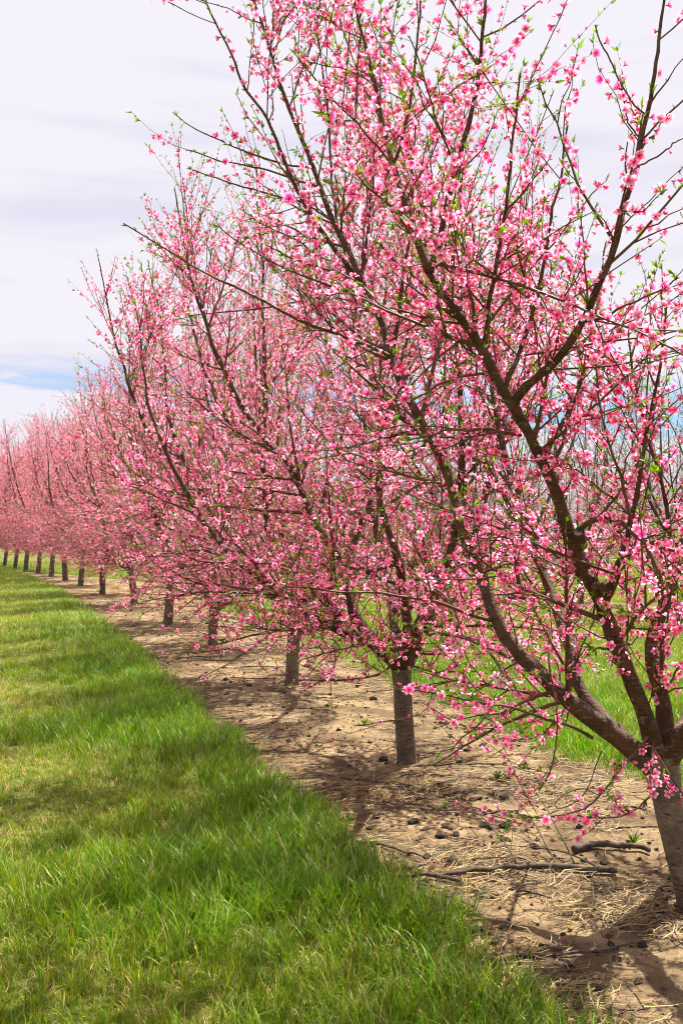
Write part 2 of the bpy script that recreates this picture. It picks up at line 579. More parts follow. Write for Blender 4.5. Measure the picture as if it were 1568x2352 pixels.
class Tree:
    def __init__(self, seed, base):
        self.rng = np.random.default_rng(seed)
        self.base = np.array(base, float)
        self.limbs = []        # (pts, rad)
        self.side = []         # second-order branches (pts, rad)
        self.shoots = []       # (pts (n,3), r0, flower density)
        self.trunk = None
        self.env = None
        self.env_c = (0, 0)
        self.thin = 1.0        # how much the thin upper limbs are thinned out

    def add_trunk(self, fork, r0, r1, pts=None):
        p = smooth_path([self.base + [0, 0, -0.05]] + (pts or [(self.base + fork) / 2 + self.rng.normal(0, .012, 3)]) + [fork], 22)
        s = np.linspace(0, 1, 22)
        r = r0 + (r1 - r0) * s + r0 * 0.40 * np.exp(-s * 16) + r1 * 0.22 * np.clip((s - .78) / .22, 0, 1)
        self.trunk = (p, r)
        self.fork = np.array(fork)

    def limb(self, pts, r0, r1, n=34, wob=0.008, pw=0.85):
        p = wobbly(self.rng, smooth_path(pts, n), wob)
        s = np.linspace(0, 1, n)
        r = r0 + (r1 - r0) * s ** pw
        r = r * (1 + self.rng.normal(0, .05, n)) + 0.25 * r0 * np.exp(-s * 22)
        self.limbs.append((p, r))
        return p

    def branch(self, pts, r0, r1=0.0025, n=18, dens=1.0, wob=0.006, plain=False):
        p = wobbly(self.rng, smooth_path(pts, n), wob)
        self.side.append((p, r0 + (r1 - r0) * np.linspace(0, 1, n), dens) + ((True,) if plain else ()))

    def inside(self, q):
        if self.env is None:
            return True
        R0, H, ex = self.env
        z = q[2] - self.base[2]
        rr = math.hypot(q[0] - self.base[0] - self.env_c[0], q[1] - self.base[1] - self.env_c[1])
        h = (z - .42 * H) / (.60 * H)
        if z < .42 * H:
            h *= .55
        return abs(h) < 1 and rr < R0 * math.sqrt(1 - abs(h) ** ex)

    def generic_limbs(self, n_limb, H, spread, az0=0.0):
        rng = self.rng
        self.env = (spread * 1.12, H * 1.02, 4)
        forms = [(az0 + 2 * np.pi * k / n_limb, rng.uniform(.88, 1.0), rng.uniform(.92, 1.06)) for k in range(n_limb)]
        forms += [(az0 + 2 * np.pi * (k + .5) / 3, rng.uniform(.96, 1.06), rng.uniform(.32, .5)) for k in range(3)]
        for az_, hf, sf in forms:
            az = az_ + rng.normal(0, .2)
            out = np.array([math.cos(az), math.sin(az), 0])
            h = H * hf
            sp = spread * .73 * sf
            f = self.fork + [0, 0, rng.uniform(-.1, .04)]
            z0 = f[2]
            pts = [f, f + out * sp * .36 + [0, 0, (h - z0) * .10], f + out * sp * .66 + [0, 0, (h - z0) * .28],
                   f + out * sp * .86 + [0, 0, (h - z0) * .54], f + out * sp * .97 + [0, 0, (h - z0) * .82],
                   f + out * sp * 1.02 + [0, 0, (h - z0) * 1.0]]
            pts = [p + rng.normal(0, .07, 3) * (i > 0) for i, p in enumerate(pts)]
            p = self.limb(pts, rng.uniform(.040, .052) if sf > .6 else .03, .004, wob=.012)
            if sf < .6:
                continue
            # a strong fork
            i0 = rng.integers(9, 15)
            az2 = az + rng.choice([-1, 1]) * rng.uniform(.5, .9)
            o2 = np.array([math.cos(az2), math.sin(az2), 0])
            L = rng.uniform(1.6, 2.4)
            q = [p[i0], p[i0] + o2 * .22 * L + [0, 0, .2 * L], p[i0] + o2 * .38 * L + [0, 0, .55 * L], p[i0] + o2 * .48 * L + [0, 0, .98 * L]]
            self.limb(q, .024, .004, wob=.012)

    def fill(self, per_m_side=2.2, side_len=1.15, per_m_shoot=10.0, shoot_len=(.18, .62), dens=1.0, start=0.12, up=0.35, droop=0.25, skirt=0, zmin=.35):
        rng = self.rng
        for p, r in self.limbs:                            # low skirt: long, flat or hanging branches
            if r[0] < .035 or not skirt:
                continue
            for _ in range(skirt):
                i = int(rng.uniform(.05, .42) * (len(p) - 1))
                out = unit(np.array([*(p[min(i + 4, len(p) - 1)] - self.fork)[:2], 0]) + 1e-4)
                sd = np.array([-out[1], out[0], 0]) * rng.normal(0, .9)
                d = unit(out * .8 + sd + np.array([0, 0, rng.uniform(-.12, .22)]))
                ln = rng.uniform(.6, 1.25)
                u = np.linspace(0, 1, 10)[:, None]
                q = wobbly(rng, p[i] + d * ln * u + np.array([0, 0, rng.uniform(-.32, .05)]) * ln * u * u, .010)
                if q[-1][2] < zmin or not (self.inside(q[-1]) or rng.random() < .06):
                    continue
                r0 = .006 + .004 * ln
                self.side.append((q, r0 + (.0022 - r0) * np.linspace(0, 1, 10), dens))
        for p, r in self.limbs:                            # second-order branches
            L = np.linalg.norm(np.diff(p, axis=0), axis=1).sum()
            for _ in range(int(L * per_m_side)):
                t = rng.uniform(start if r[0] > .03 else .03, .94)
                i = min(int(t * (len(p) - 1)), len(p) - 2)
                if self.thin < 1 and rng.random() > self.thin + (1 - self.thin) * np.clip((r[i] - .005) / .015, 0, 1):
                    continue
                par = unit(p[i + 1] - p[i])
                side = unit(np.cross(par, rng.normal(0, 1, 3)))
                out = p[i] - self.fork
                out = unit(np.array([out[0], out[1], 0]) + 1e-4)
                low = t < .38
                d = unit(par * rng.uniform(.35, .75) + side * .85 + out * .3 + np.array([0, 0, up if not low else rng.uniform(-droop, .3)]))
                ln = side_len * rng.uniform(.5, 1.25) * (1.1 - .5 * t)
                bend = np.array([0, 0, rng.uniform(.05, .35) if not low else rng.uniform(-.25, .15)])
                u = np.linspace(0, 1, 10)[:, None]
                q = p[i] + d * ln * u + bend * ln * u * u
                q = wobbly(rng, q, .010)
                if not (self.inside(q[-1]) or rng.random() < .04) or q[:, 2].min() < zmin:
                    continue
                r0 = min(r[i] * .5, .006 + .007 * ln)
                self.side.append((q, r0 + (.0022 - r0) * np.linspace(0, 1, 10), dens))
        for grp, rate, s0 in ((self.limbs, per_m_shoot * .55, start), (self.side, per_m_shoot, .1)):   # shoots
            for it in grp:
                p, r = it[0], it[1]
                dn = it[2] if len(it) > 2 else dens
                L = np.linalg.norm(np.diff(p, axis=0), axis=1).sum()
                for _ in range(rng.poisson(L * rate * min(dn + .1, 1.15) * (len(it) < 4))):
                    t = rng.uniform(s0, .97)
                    x = t * (len(p) - 1)
                    i = min(int(x), len(p) - 2)
                    b = p[i] + (p[i + 1] - p[i]) * (x - i)
                    par = unit(p[i + 1] - p[i])
                    side = unit(np.cross(par, rng.normal(0, 1, 3)))
                    d = unit(par * rng.uniform(.5, 1.1) + side * .8 + np.array([0, 0, rng.uniform(-.1, .55)]))
                    ln = rng.uniform(*shoot_len)
                    if rng.random() < .06 and t > .5:
                        ln *= 1.7
                    u = np.linspace(0, 1, 5)[:, None]
                    q = b + d * ln * u + np.array([0, 0, rng.uniform(-.1, .28)]) * ln * u * u + rng.normal(0, .006, (5, 3)) * (u > 0)
                    if not (self.inside(q[-1]) or rng.random() < .10) or (q[:, 2].min() < zmin * .85 and rng.random() < .85):
                        continue
                    if self.thin < 1 and r[i] < .02 and len(it) < 3 and rng.random() > self.thin:
                        continue
                    self.shoots.append((q, min(.0042, r[i] * .7), dn))

    def flowers(self, spacing=0.026, prob=0.46, top_thin=True):
        """nodes along shoots and the thin ends of branches carry blossoms, leaf tufts or spent flowers"""
        rng = self.rng
        pos, nrm, kind = [], [], []
        H = max(q[:, 2].max() for q, _, _ in self.shoots)
        items = [(q, dn, .10) for q, _, dn in self.shoots] + [(it[0], it[2], .15) for it in self.side]
        items += [(p[r < .011], .7, .0) for p, r in self.limbs if (r < .011).sum() > 3]
        for q, dn, s0 in items:
            seg = np.linalg.norm(np.diff(q, axis=0), axis=1)
            cum = np.concatenate([[0], np.cumsum(seg)])
            L = cum[-1]
            s = np.arange(L * s0, L, spacing)
            if not len(s):
                continue
            s = s + rng.uniform(-.4, .4, len(s)) * spacing
            s = np.clip(s, 0, L)
            i = np.clip(np.searchsorted(cum, s) - 1, 0, len(q) - 2)
            f = ((s - cum[i]) / np.maximum(seg[i], 1e-6))[:, None]
            b = q[i] * (1 - f) + q[i + 1] * f
            d = unit(q[i + 1] - q[i])
            side = unit(np.cross(d, rng.normal(0, 1, (len(s), 3))))
            rel = s / L
            pr = prob * dn * rng.uniform(.5, 1.35) * np.clip(1 + .75 * np.sin(s * rng.uniform(14, 30) + rng.uniform(0, 6.28)), .1, 1.6)
            if top_thin:
                hi = np.clip((b[:, 2] / H - .72) / .28, 0, 1)
                pr = pr * (1 - .55 * hi)
            pr = pr * np.where(rel > .82, .45, 1.0)
            roll = rng.random(len(s))
            k = np.full(len(s), -1)
            k[roll < pr] = 0
            k[(roll >= pr) & (roll < pr + .16 * dn + .03)] = 2
            k[(roll >= pr + .16 * dn + .03) & (roll < pr + .16 * dn + .18 + .2 * (rel > .75))] = 1
            k[-1] = 1 if rng.random() < .8 else k[-1]
            m = k >= 0
            nn = unit(side + .35 * d)
            nn[k == 1] = unit(side * .55 + d)[k == 1]
            pos.append((b + nn * np.where(k == 0, .013, .002)[:, None])[m]); nrm.append(nn[m]); kind.append(k[m])
        self.fpos, self.fnrm, self.fkind = np.concatenate(pos), np.concatenate(nrm), np.concatenate(kind)

    # -------------------------------------------------------------- to objects
    def build(self, root, lod=0, single=0, sides=(14, 9, 4, 3), fsize=.0205, split=True, twig_mat=None):
        rng, B = self.rng, self.base
        twig_mat = twig_mat or M_TWIG
        p, r = self.trunk
        k = sides[0]
        rr = r[:, None] * (1 + .05 * np.sin(np.arange(k) * 2 * np.pi / k * 3 + rng.uniform(0, 6))[None] + rng.normal(0, .018, (len(r), k)))
        v, q, t = tubes(p[None] - B, rr[None], k)
        link('trunk', mesh_np('trunk', v, q, M_BARK, f2=t), root)
        if split:
            for p, r in self.limbs:
                k = sides[1]
                rr = r[:, None] * (1 + rng.normal(0, .03, (len(r), k)))
                v, q, t = tubes(p[None] - B, rr[None], k)
                v = np.vstack([v, p[:1] - B])                # closed at the foot as well
                t = np.vstack([t, [[(j + 1) % k, j, len(v) - 1] for j in range(k)]])
                link('limb', mesh_np('limb', v, q, M_LIMB if r[0] < .07 else M_BARK, f2=t), root)
        else:
            n = len(self.limbs[0][0])
            v, q, t = tubes(np.stack([l[0] for l in self.limbs]) - B, np.stack([l[1] for l in self.limbs]), sides[1])
            link('limbs', mesh_np('limbs', v, q, M_LIMB, f2=t), root, 'stuff')
        vs, qs, ts, off = [], [], [], 0
        for n in sorted({len(s[0]) for s in self.side}):
            S = [s for s in self.side if len(s[0]) == n]
            v, q, t = tubes(np.stack([s[0] for s in S]) - B, np.stack([s[1] for s in S]), sides[2])
            vs.append(v); qs.append(q + off); ts.append(t + off); off += len(v)
        S = self.shoots
        r0 = np.array([s[1] for s in S])
        st = 2 if lod == 2 else 1
        v, q, t = tubes((np.stack([s[0] for s in S]) - B)[:, ::st], r0[:, None] * np.linspace(1, .42, 5)[None, ::st], sides[3])
        vs.append(v); qs.append(q + off); ts.append(t + off)
        link('twigs', mesh_np('twigs', np.concatenate(vs), np.concatenate(qs), twig_mat, f2=np.concatenate(ts)), root, 'stuff')
        # flowers
        k0 = np.where(self.fkind == 0)[0]
        if len(k0):
            pos, nrm = self.fpos[k0], self.fnrm[k0]
            m = len(k0)
            rot = frames(nrm + rng.normal(0, .25, nrm.shape), rng.uniform(0, 6.28, m))
            scl = fsize * rng.uniform(.72, 1.12, m)
            pick = rng.integers(0, len(OPEN) - 1, m)
            tin = rng.choice(len(TINTS), m, p=[.28, .26, .22, .12, .12])
            bud = rng.random(m) < .12
            pick[bud] = len(OPEN) - 1; tin[bud] = 3; scl[bud] *= .62
            chosen = np.zeros(m, bool)
            if single:
                rel = pos - np.array([0, 0, CAMH])
                x = rel[:, 0] / rel[:, 1]
                y = rel[:, 2] / rel[:, 1] - math.tan(PITCH)
                ok = (np.abs(x) < .335) & (np.abs(y) < .505)
                key = np.where(ok, np.linalg.norm(rel, axis=1) - scl * 30, 1e6)
                chosen[np.argsort(key)[:single]] = True
                for j in np.where(chosen)[0]:
                    o = link('blossom', blossom_mesh(int(pick[j]), int(tin[j])), root)
                    mt = Matrix(rot[j].tolist()).to_4x4()
                    o.matrix_local = Matrix.Translation(Vector(pos[j] - B)) @ mt @ Matrix.Scale(float(scl[j]), 4)
            rest = ~chosen
            v, f, c = scatter((FL0, FL1, FL2)[lod], pos[rest] - B, rot[rest], scl[rest], pick[rest], TINTS[tin[rest]] * np.stack([rng.uniform(.93, 1.03, rest.sum()), *[rng.uniform(.78, 1.16, rest.sum())] * 2], 1))
            link('blossoms', mesh_np('blossoms', v, f, M_PETAL, c), root, 'stuff')
        k1 = np.where(self.fkind == 1)[0]
        if len(k1):
            m = len(k1)
            rot = frames(self.fnrm[k1], rng.uniform(0, 6.28, m))
            tint = np.ones((m, 3)) * rng.uniform(.8, 1.2, (m, 1))
            v, f, c = scatter(LEAVES if lod == 0 else LEAVES2, self.fpos[k1] - B, rot, rng.uniform(.016, .042, m), rng.integers(0, 4, m), tint)
            link('young_leaves', mesh_np('young_leaves', v, f, M_LEAF, c), root, 'stuff')
        k2 = np.where(self.fkind == 2)[0]
        if len(k2):
            m = len(k2)
            rot = frames(self.fnrm[k2], rng.uniform(0, 6.28, m))
            tint = np.ones((m, 3)) * rng.uniform(.75, 1.25, (m, 1))
            v, f, c = scatter(SPENT, self.fpos[k2] - B, rot, rng.uniform(.010, .019, m), rng.integers(0, 4, m), tint)
            link('spent_blossoms', mesh_np('spent_blossoms', v, f, M_SPENT, c), root, 'stuff')


def path(*p):
    return [P(x, y, d) for x, y, d in p]


def stub(root, base, pos, direction, r, ln):
    """a sawn-off branch end: collar and dark cut face"""
    d = unit(np.array(direction, float))
    n = 6
    p = np.array(pos)[None] + d[None] * np.linspace(-.3, 1, n)[:, None] * ln - base
    rr = np.linspace(1.45, 1.0, n) * r
    v, q, _ = tubes(p[None], rr[None], 10, cap=False)
    o = link('pruned_stub', mesh_np('pruned_stub', v, q, M_LIMB), root)
    c = len(v) - 10
    vv = np.vstack([v[-10:], v[-10:].mean(0)[None] - d * .004])
    tr = [[i, (i + 1) % 10, 10] for i in range(10)]
    link('cut_face', mesh_np('cut_face', vv, tr, M_CUT, smooth=False), o)


# ---- first tree: the one leaning in from the lower corner
b = BASES[0]
t1 = Tree(11, b)
fork = P(1512, 1735, 4.0)
t1.add_trunk(fork, .056, .062, [P(1560, 1960, 4.0), P(1530, 1830, 4.0)])
D = 4.0
A = t1.limb(path((1515, 1775, 4.0), (1440, 1712, 3.98), (1350, 1640, 3.95), (1264, 1568, 3.95), (1184, 1493, 4.0), (1129, 1403, 4.05), (1094, 1293, 4.1),
                 (1064, 1218, 4.12), (1029, 1103, 4.18), (999, 1033, 4.2), (964, 973, 4.22), (934, 903, 4.25), (899, 828, 4.3), (879, 753, 4.35),
                 (828, 642, 4.4), (775, 528, 4.42), (730, 418, 4.45), (699, 334, 4.48), (650, 213, 4.5), (612, 87, 4.5), (583, 0, 4.5), (560, -90, 4.5)),
            .041, .004, n=70, wob=.006, pw=.70)
t1.limb(path((828, 650, 4.4), (790, 600, 4.3), (756, 555, 4.25), (699, 471, 4.2), (657, 380, 4.15), (612, 274, 4.1), (566, 205, 4.1), (536, 137, 4.1), (501, 65, 4.1), (471, 0, 4.1), (455, -60, 4.1)),
        .0115, .0028, n=34, wob=.004)
Bl = t1.limb(path((1515, 1745, 3.98), (1480, 1650, 3.9), (1452, 1570, 3.86), (1432, 1515, 3.84), (1384, 1403, 3.8), (1324, 1278, 3.72), (1274, 1128, 3.65), (1234, 1038, 3.6), (1189, 953, 3.55),
                  (1154, 898, 3.52), (1109, 808, 3.5), (1048, 722, 3.46), (1012, 670, 3.45), (983, 623, 3.44)), .037, .013, n=48, wob=.005)
t1.limb(path((985, 626, 3.44), (965, 575, 3.44), (935, 480, 3.46), (904, 380, 3.48), (889, 315, 3.48), (870, 228, 3.5), (843, 125, 3.5), (813, 0, 3.5), (800, -90, 3.5)), .0135, .004, wob=.004)
t1.limb(path((985, 624, 3.44), (1006, 565, 3.4), (1030, 460, 3.36), (1059, 361, 3.33), (1090, 213, 3.3), (1105, 122, 3.28), (1115, 0, 3.27), (1120, -100, 3.26)), .0125, .004, wob=.004)
t1.limb(path((1178, 930, 3.55), (1192, 905, 3.5), (1234, 863, 3.42), (1284, 818, 3.36), (1333, 745, 3.3), (1394, 608, 3.22), (1424, 502, 3.18), (1458, 384, 3.14), (1485, 266, 3.12),
             (1504, 152, 3.1), (1519, 38, 3.1), (1530, -60, 3.1)), .017, .0038, n=44, wob=.004)
t1.limb(path((1462, 1728, 3.99), (1410, 1676, 4.06), (1345, 1610, 4.2), (1315, 1550, 4.28), (1314, 1500, 4.34), (1279, 1403, 4.5), (1249, 1313, 4.65), (1214, 1203, 4.85), (1179, 1123, 5.0), (1150, 1000, 5.1),
             (1130, 880, 5.2), (1118, 760, 5.25), (1100, 640, 5.3), (1085, 500, 5.35)), .031, .006, n=50, wob=.006)
t1.limb(path((1520, 1740, 4.0), (1528, 1640, 4.0), (1508, 1560, 4.0), (1494, 1478, 4.0), (1524, 1393, 4.02), (1560, 1290, 4.05), (1590, 1150, 4.1), (1600, 1000, 4.1), (1612, 800, 4.2), (1620, 560, 4.2)), .036, .006, n=44)
t1.limb(path((1525, 1745, 4.0), (1570, 1690, 3.9), (1650, 1600, 3.75), (1760, 1440, 3.6), (1840, 1200, 3.5), (1880, 900, 3.5), (1900, 650, 3.5)), .046, .006, n=40)
t1.limb(path((1520, 1740, 4.0), (1580, 1660, 4.3), (1640, 1540, 4.7), (1680, 1350, 5.0), (1700, 1100, 5.2), (1690, 820, 5.3), (1680, 560, 5.3)), .044, .006, n=40)
# slim upright limbs filling the crown
for pts, r0 in ((((1109, 808, 3.5), (1130, 650, 3.42), (1160, 480, 3.36), (1180, 300, 3.32), (1195, 160, 3.3)), .0095),
                (((1154, 898, 3.52), (1215, 740, 3.5), (1255, 560, 3.48), (1285, 400, 3.46), (1302, 285, 3.46)), .0095),
                (((904, 380, 3.48), (938, 260, 3.42), (958, 100, 3.4), (968, -60, 3.4)), .006),
                (((899, 828, 4.3), (918, 700, 4.2), (938, 540, 4.15), (948, 400, 4.1), (955, 250, 4.1)), .010),
                (((964, 973, 4.22), (1000, 830, 4.3), (1030, 690, 4.35), (1050, 540, 4.4), (1062, 400, 4.4)), .011),
                (((828, 642, 4.4), (848, 500, 4.5), (848, 350, 4.55), (835, 200, 4.6), (820, 60, 4.6)), .008),
                (((775, 528, 4.42), (760, 400, 4.5), (752, 260, 4.55), (735, 110, 4.6), (722, -40, 4.6)), .007),
                (((1384, 1403, 3.8), (1420, 1300, 3.7), (1452, 1180, 3.6), (1482, 1000, 3.55), (1512, 850, 3.5), (1532, 690, 3.5)), .013),
                (((1530, 1380, 4.03), (1535, 1200, 3.92), (1500, 1050, 3.86), (1462, 900, 3.82), (1440, 760, 3.8)), .012),
                (((1240, 1050, 3.62), (1300, 960, 3.75), (1345, 840, 3.85), (1375, 690, 3.9), (1390, 560, 3.95)), .010)):
    t1.limb([P(*q) for q in pts], r0, .003, n=30, wob=.005)
# side branches seen in the photograph
br = t1.branch
br(path((893, 815, 4.3), (800, 775, 4.2), (665, 722, 4.1), (589, 684, 4.05), (501, 642, 4.0), (430, 605, 4.0), (376, 570, 4.0), (320, 535, 4.0), (285, 513, 4.0)), .0085, dens=.55)
br(path((850, 690, 4.38), (756, 656, 4.3), (695, 631, 4.25), (589, 581, 4.2), (540, 550, 4.2), (501, 520, 4.2)), .006, dens=.5)
br(path((715, 385, 4.46), (650, 376, 4.4), (560, 345, 4.35), (490, 317, 4.3), (429, 285, 4.3), (401, 260, 4.3)), .005, dens=.45)
br(path((735, 430, 4.45), (680, 414, 4.4), (562, 378, 4.35), (501, 370, 4.3), (431, 346, 4.3)), .005, dens=.4)
br(path((770, 512, 4.42), (699, 467, 4.35), (589, 437, 4.3), (528, 420, 4.3), (475, 403, 4.3), (441, 386, 4.3)), .005, dens=.45)
br(path((1310, 1238, 3.71), (1338, 1206, 3.65), (1364, 1194, 3.6), (1396, 1188, 3.55), (1430, 1200, 3.5), (1474, 1245, 3.45), (1554, 1268, 3.4), (1610, 1272, 3.4)), .0125, .005, dens=1.2)
br(path((1450, 1222, 3.48), (1444, 1168, 3.45), (1409, 1053, 3.4), (1384, 963, 3.38), (1372, 880, 3.36), (1366, 803, 3.35)), .006, dens=.7)
br(path((1110, 858, 3.52), (1040, 870, 3.4), (960, 910, 3.3), (900, 935, 3.28)), .006, dens=.8)
br(path((1195, 1000, 3.58), (1120, 988, 3.45), (1064, 985, 3.4), (1010, 992, 3.35), (930, 1010, 3.3)), .0065, dens=.8)
br(path((1095, 745, 3.48), (1000, 735, 3.5), (920, 715, 3.5), (850, 700, 3.5)), .0055, dens=.8)
br(path((900, 820, 4.3), (840, 793, 4.2), (790, 775, 4.15), (720, 700, 4.1), (690, 660, 4.1)), .008, dens=.9)
br(path((965, 995, 4.2), (900, 1000, 4.1), (830, 1020, 4.0), (784, 1028, 4.0)), .0085, dens=.9)
br(path((1020, 1110, 4.15), (960, 1112, 4.05), (920, 1150, 4.0), (880, 1210, 3.95), (860, 1250, 3.9)), .006, dens=.7)
br(path((1125, 1425, 4.02), (1060, 1405, 3.9), (1000, 1385, 3.8), (880, 1365, 3.7), (784, 1358, 3.62), (700, 1345, 3.6), (640, 1352, 3.6)), .0085, dens=.8)
br(path((1359, 1695, 3.93), (1310, 1668, 3.85), (1209, 1637, 3.75), (1084, 1610, 3.65), (984, 1590, 3.6), (900, 1568, 3.6)), .0075, dens=1.0)
br(path((1130, 1622, 3.67), (1124, 1632, 3.66), (1074, 1685, 3.62), (1009, 1730, 3.6)), .0035, dens=.35)
br(path((1262, 1440, 3.9), (1259, 1505, 3.8), (1266, 1570, 3.76), (1276, 1635, 3.74), (1274, 1720, 3.74), (1269, 1760, 3.74), (1244, 1800, 3.74)), .004, dens=.7)
br(path((1488, 1690, 3.93), (1479, 1702, 3.8), (1434, 1752, 3.72), (1379, 1825, 3.66), (1344, 1862, 3.64), (1290, 1872, 3.63), (1204, 1872, 3.62)), .0052, dens=.9)
br(path((1500, 1690, 3.92), (1496, 1740, 3.82), (1500, 1800, 3.78), (1486, 1838, 3.75), (1449, 1868, 3.72), (1384, 1877, 3.7), (1330, 1874, 3.7)), .0058, dens=1.5)
br(path((1500, 1600, 3.95), (1495, 1530, 3.8), (1520, 1470, 3.7), (1540, 1380, 3.62), (1545, 1300, 3.6)), .006, dens=1.2)
br(path((1384, 1403, 3.8), (1420, 1330, 3.7), (1450, 1270, 3.62), (1470, 1180, 3.58), (1490, 1090, 3.55)), .006, dens=1.0)
br(path((1505, 1620, 3.95), (1540, 1560, 3.75), (1580, 1500, 3.6)), .007, dens=1.4)
br(path((1234, 1038, 3.6), (1330, 960, 3.5), (1400, 900, 3.45), (1470, 830, 3.42), (1550, 770, 3.4)), .006, dens=.9)
br(path((1334, 742, 3.3), (1400, 720, 3.25), (1480, 680, 3.22), (1560, 640, 3.2)), .005, dens=.8)
br(path((1485, 266, 3.12), (1450, 235, 3.1), (1410, 160, 3.08), (1362, 55, 3.06)), .0032, dens=.35)
br(path((1458, 384, 3.14), (1520, 350, 3.1), (1568, 320, 3.1)), .003, dens=.4)
br(path((1470, 320, 3.13), (1440, 270, 3.12), (1425, 190, 3.12)), .003, dens=.4)
t1.thin = .9
t1_left = np.array([[-200, 560], [0, 520], [150, 530], [300, 520], [450, 520], [560, 560], [650, 610], [800, 640], [1200, 600], [1500, 800], [1700, 1000], [2400, 1100]])
t1_right = np.array([[-200, 1200], [0, 1215], [100, 1290], [250, 1310], [400, 1340], [550, 1420], [700, 1560], [800, 2600], [2400, 2600]])


def t1_crown(q):
    """inside the outline of the first tree's crown"""
    u, v = q[0] / q[1] * FPX + CX, HOR - (q[2] - CAMH) / q[1] * FPX
    if u > np.interp(v, t1_right[:, 0], t1_right[:, 1]):
        return t1.rng.random() < .42
    return u > np.interp(v, t1_left[:, 0], t1_left[:, 1]) or t1.rng.random() < .15


t1.inside = t1_crown
t1.fill(zmin=.5, per_m_side=5.6, side_len=.75, per_m_shoot=11.5, shoot_len=(.10, .48), dens=.95, start=.10, up=.4, droop=.4)
t1.flowers(spacing=.025, prob=.66)
r1 = tag(empty('peach_tree', b), 'big peach tree at the picture edge, trunk leaning, thick dark limbs reaching across the frame', 'tree', 'peach trees of the blossoming row')
t1.build(r1, 1, 300, sides=(20, 14, 6, 4), fsize=.0215)
stub(r1, b, P(1372, 1350, 3.72), (.55, -.75, .1), .016, .05)
stub(r1, b, P(1300, 1600, 3.90), (-.2, -.9, .25), .017, .035)
stub(r1, b, P(1478, 1655, 3.84), (.1, -.95, .1), .014, .03)
stub(r1, b, P(1330, 1245, 3.66), (-.2, -.7, .6), .020, .06)

# ---- second tree: whole trunk in the middle of the bare strip
b = BASES[1]
t2 = Tree(12, b)
t2.add_trunk(P(922, 1520, 6.63), .066, .058, [P(928, 1650, 6.63)])
t2.limb(path((915, 1530, 6.6), (850, 1475, 6.5), (784, 1447, 6.4), (700, 1403, 6.3), (615, 1338, 6.25), (540, 1283, 6.2), (480, 1213, 6.2), (435, 1143, 6.2), (385, 1048, 6.2), (352, 963, 6.2), (335, 893, 6.2), (325, 800, 6.2), (318, 720, 6.2)),
        .044, .004, n=60, pw=.62)
t2.limb(path((920, 1525, 6.65), (860, 1475, 6.7), (812, 1410, 6.75), (784, 1303, 6.8), (760, 1253, 6.8), (720, 1193, 6.85), (685, 1113, 6.9), (655, 1053, 6.9), (610, 1008, 6.95), (560, 938, 7.0), (520, 863, 7.0), (480, 760, 7.0), (440, 640, 7.0), (415, 520, 7.0), (403, 432, 7.0)),
        .046, .004, n=60)
t2.limb(path((925, 1525, 6.63), (935, 1453, 6.6), (922, 1340, 6.55), (912, 1278, 6.5), (894, 1225, 6.5), (872, 1140, 6.45), (874, 1040, 6.4), (860, 900, 6.4), (820, 740, 6.4), (790, 560, 6.4), (770, 400, 6.4)), .036, .004, n=44)
t2.limb(path((930, 1525, 6.65), (958, 1475, 6.7), (990, 1415, 6.8), (1050, 1320, 7.0), (1100, 1180, 7.2), (1150, 980, 7.3), (1180, 760, 7.4), (1200, 560, 7.4), (1215, 420, 7.4)), .045, .004, n=44)
t2.limb(path((925, 1525, 6.6), (960, 1440, 6.2), (1010, 1340, 5.9), (1050, 1180, 5.7), (1060, 980, 5.6), (1040, 760, 5.5), (1000, 540, 5.5), (985, 360, 5.5)), .040, .004, n=44)
t2.limb(path((922, 1525, 6.65), (905, 1440, 7.0), (890, 1330, 7.4), (860, 1200, 7.8), (840, 1000, 8.0), (820, 820, 8.1), (800, 640, 8.1)), .040, .004, n=44)
br = t2.branch
br(path((905, 1525, 6.55), (860, 1552, 6.3), (784, 1562, 6.1), (700, 1562, 6.0), (640, 1570, 5.95)), .008, dens=1.0)
br(path((760, 1438, 6.38), (640, 1462, 6.0), (560, 1482, 5.8), (475, 1497, 5.7), (345, 1503, 5.6)), .0038, dens=1.3, plain=True)
br(path((690, 1400, 6.3), (600, 1470, 6.0), (530, 1520, 5.9), (470, 1552, 5.85), (390, 1592, 5.8)), .0036, dens=.6, plain=True)
br(path((960, 1475, 6.7), (1000, 1560, 6.1), (984, 1620, 5.9), (949, 1645, 5.8), (884, 1655, 5.7), (814, 1667, 5.65)), .006, dens=.7)
br(path((925, 1520, 6.6), (1000, 1545, 6.2), (1090, 1540, 6.0), (1180, 1560, 5.9)), .007, dens=1.1)
br(path((935, 1500, 6.6), (1020, 1500, 6.4), (1120, 1470, 6.3), (1230, 1480, 6.2)), .008, dens=1.2)
br(path((545, 1290, 6.2), (470, 1290, 6.0), (390, 1270, 5.9), (300, 1290, 5.85)), .007, dens=1.1)
br(path((430, 1140, 6.2), (340, 1110, 6.0), (270, 1050, 5.9)), .007, dens=1.1)
t2.env, t2.env_c = (2.05, 5.2, 2), (-.15, 0)
t2.fill(per_m_side=6.4, side_len=1.0, per_m_shoot=16.5, shoot_len=(.14, .52), dens=1.0, start=.07, droop=.45, skirt=4, zmin=.72)
t2.flowers(spacing=.026, prob=.60)
r2 = tag(empty('peach_tree', b), 'peach tree with a straight bare trunk standing whole in the bare strip, largest full trunk', 'tree', 'peach trees of the blossoming row')
t2.build(r2, 1, 300, sides=(18, 10, 4, 3), fsize=.0205)
stub(r2, b, b + np.array([-.062, -.03, .42]), (-.6, -.8, .1), .012, .02)

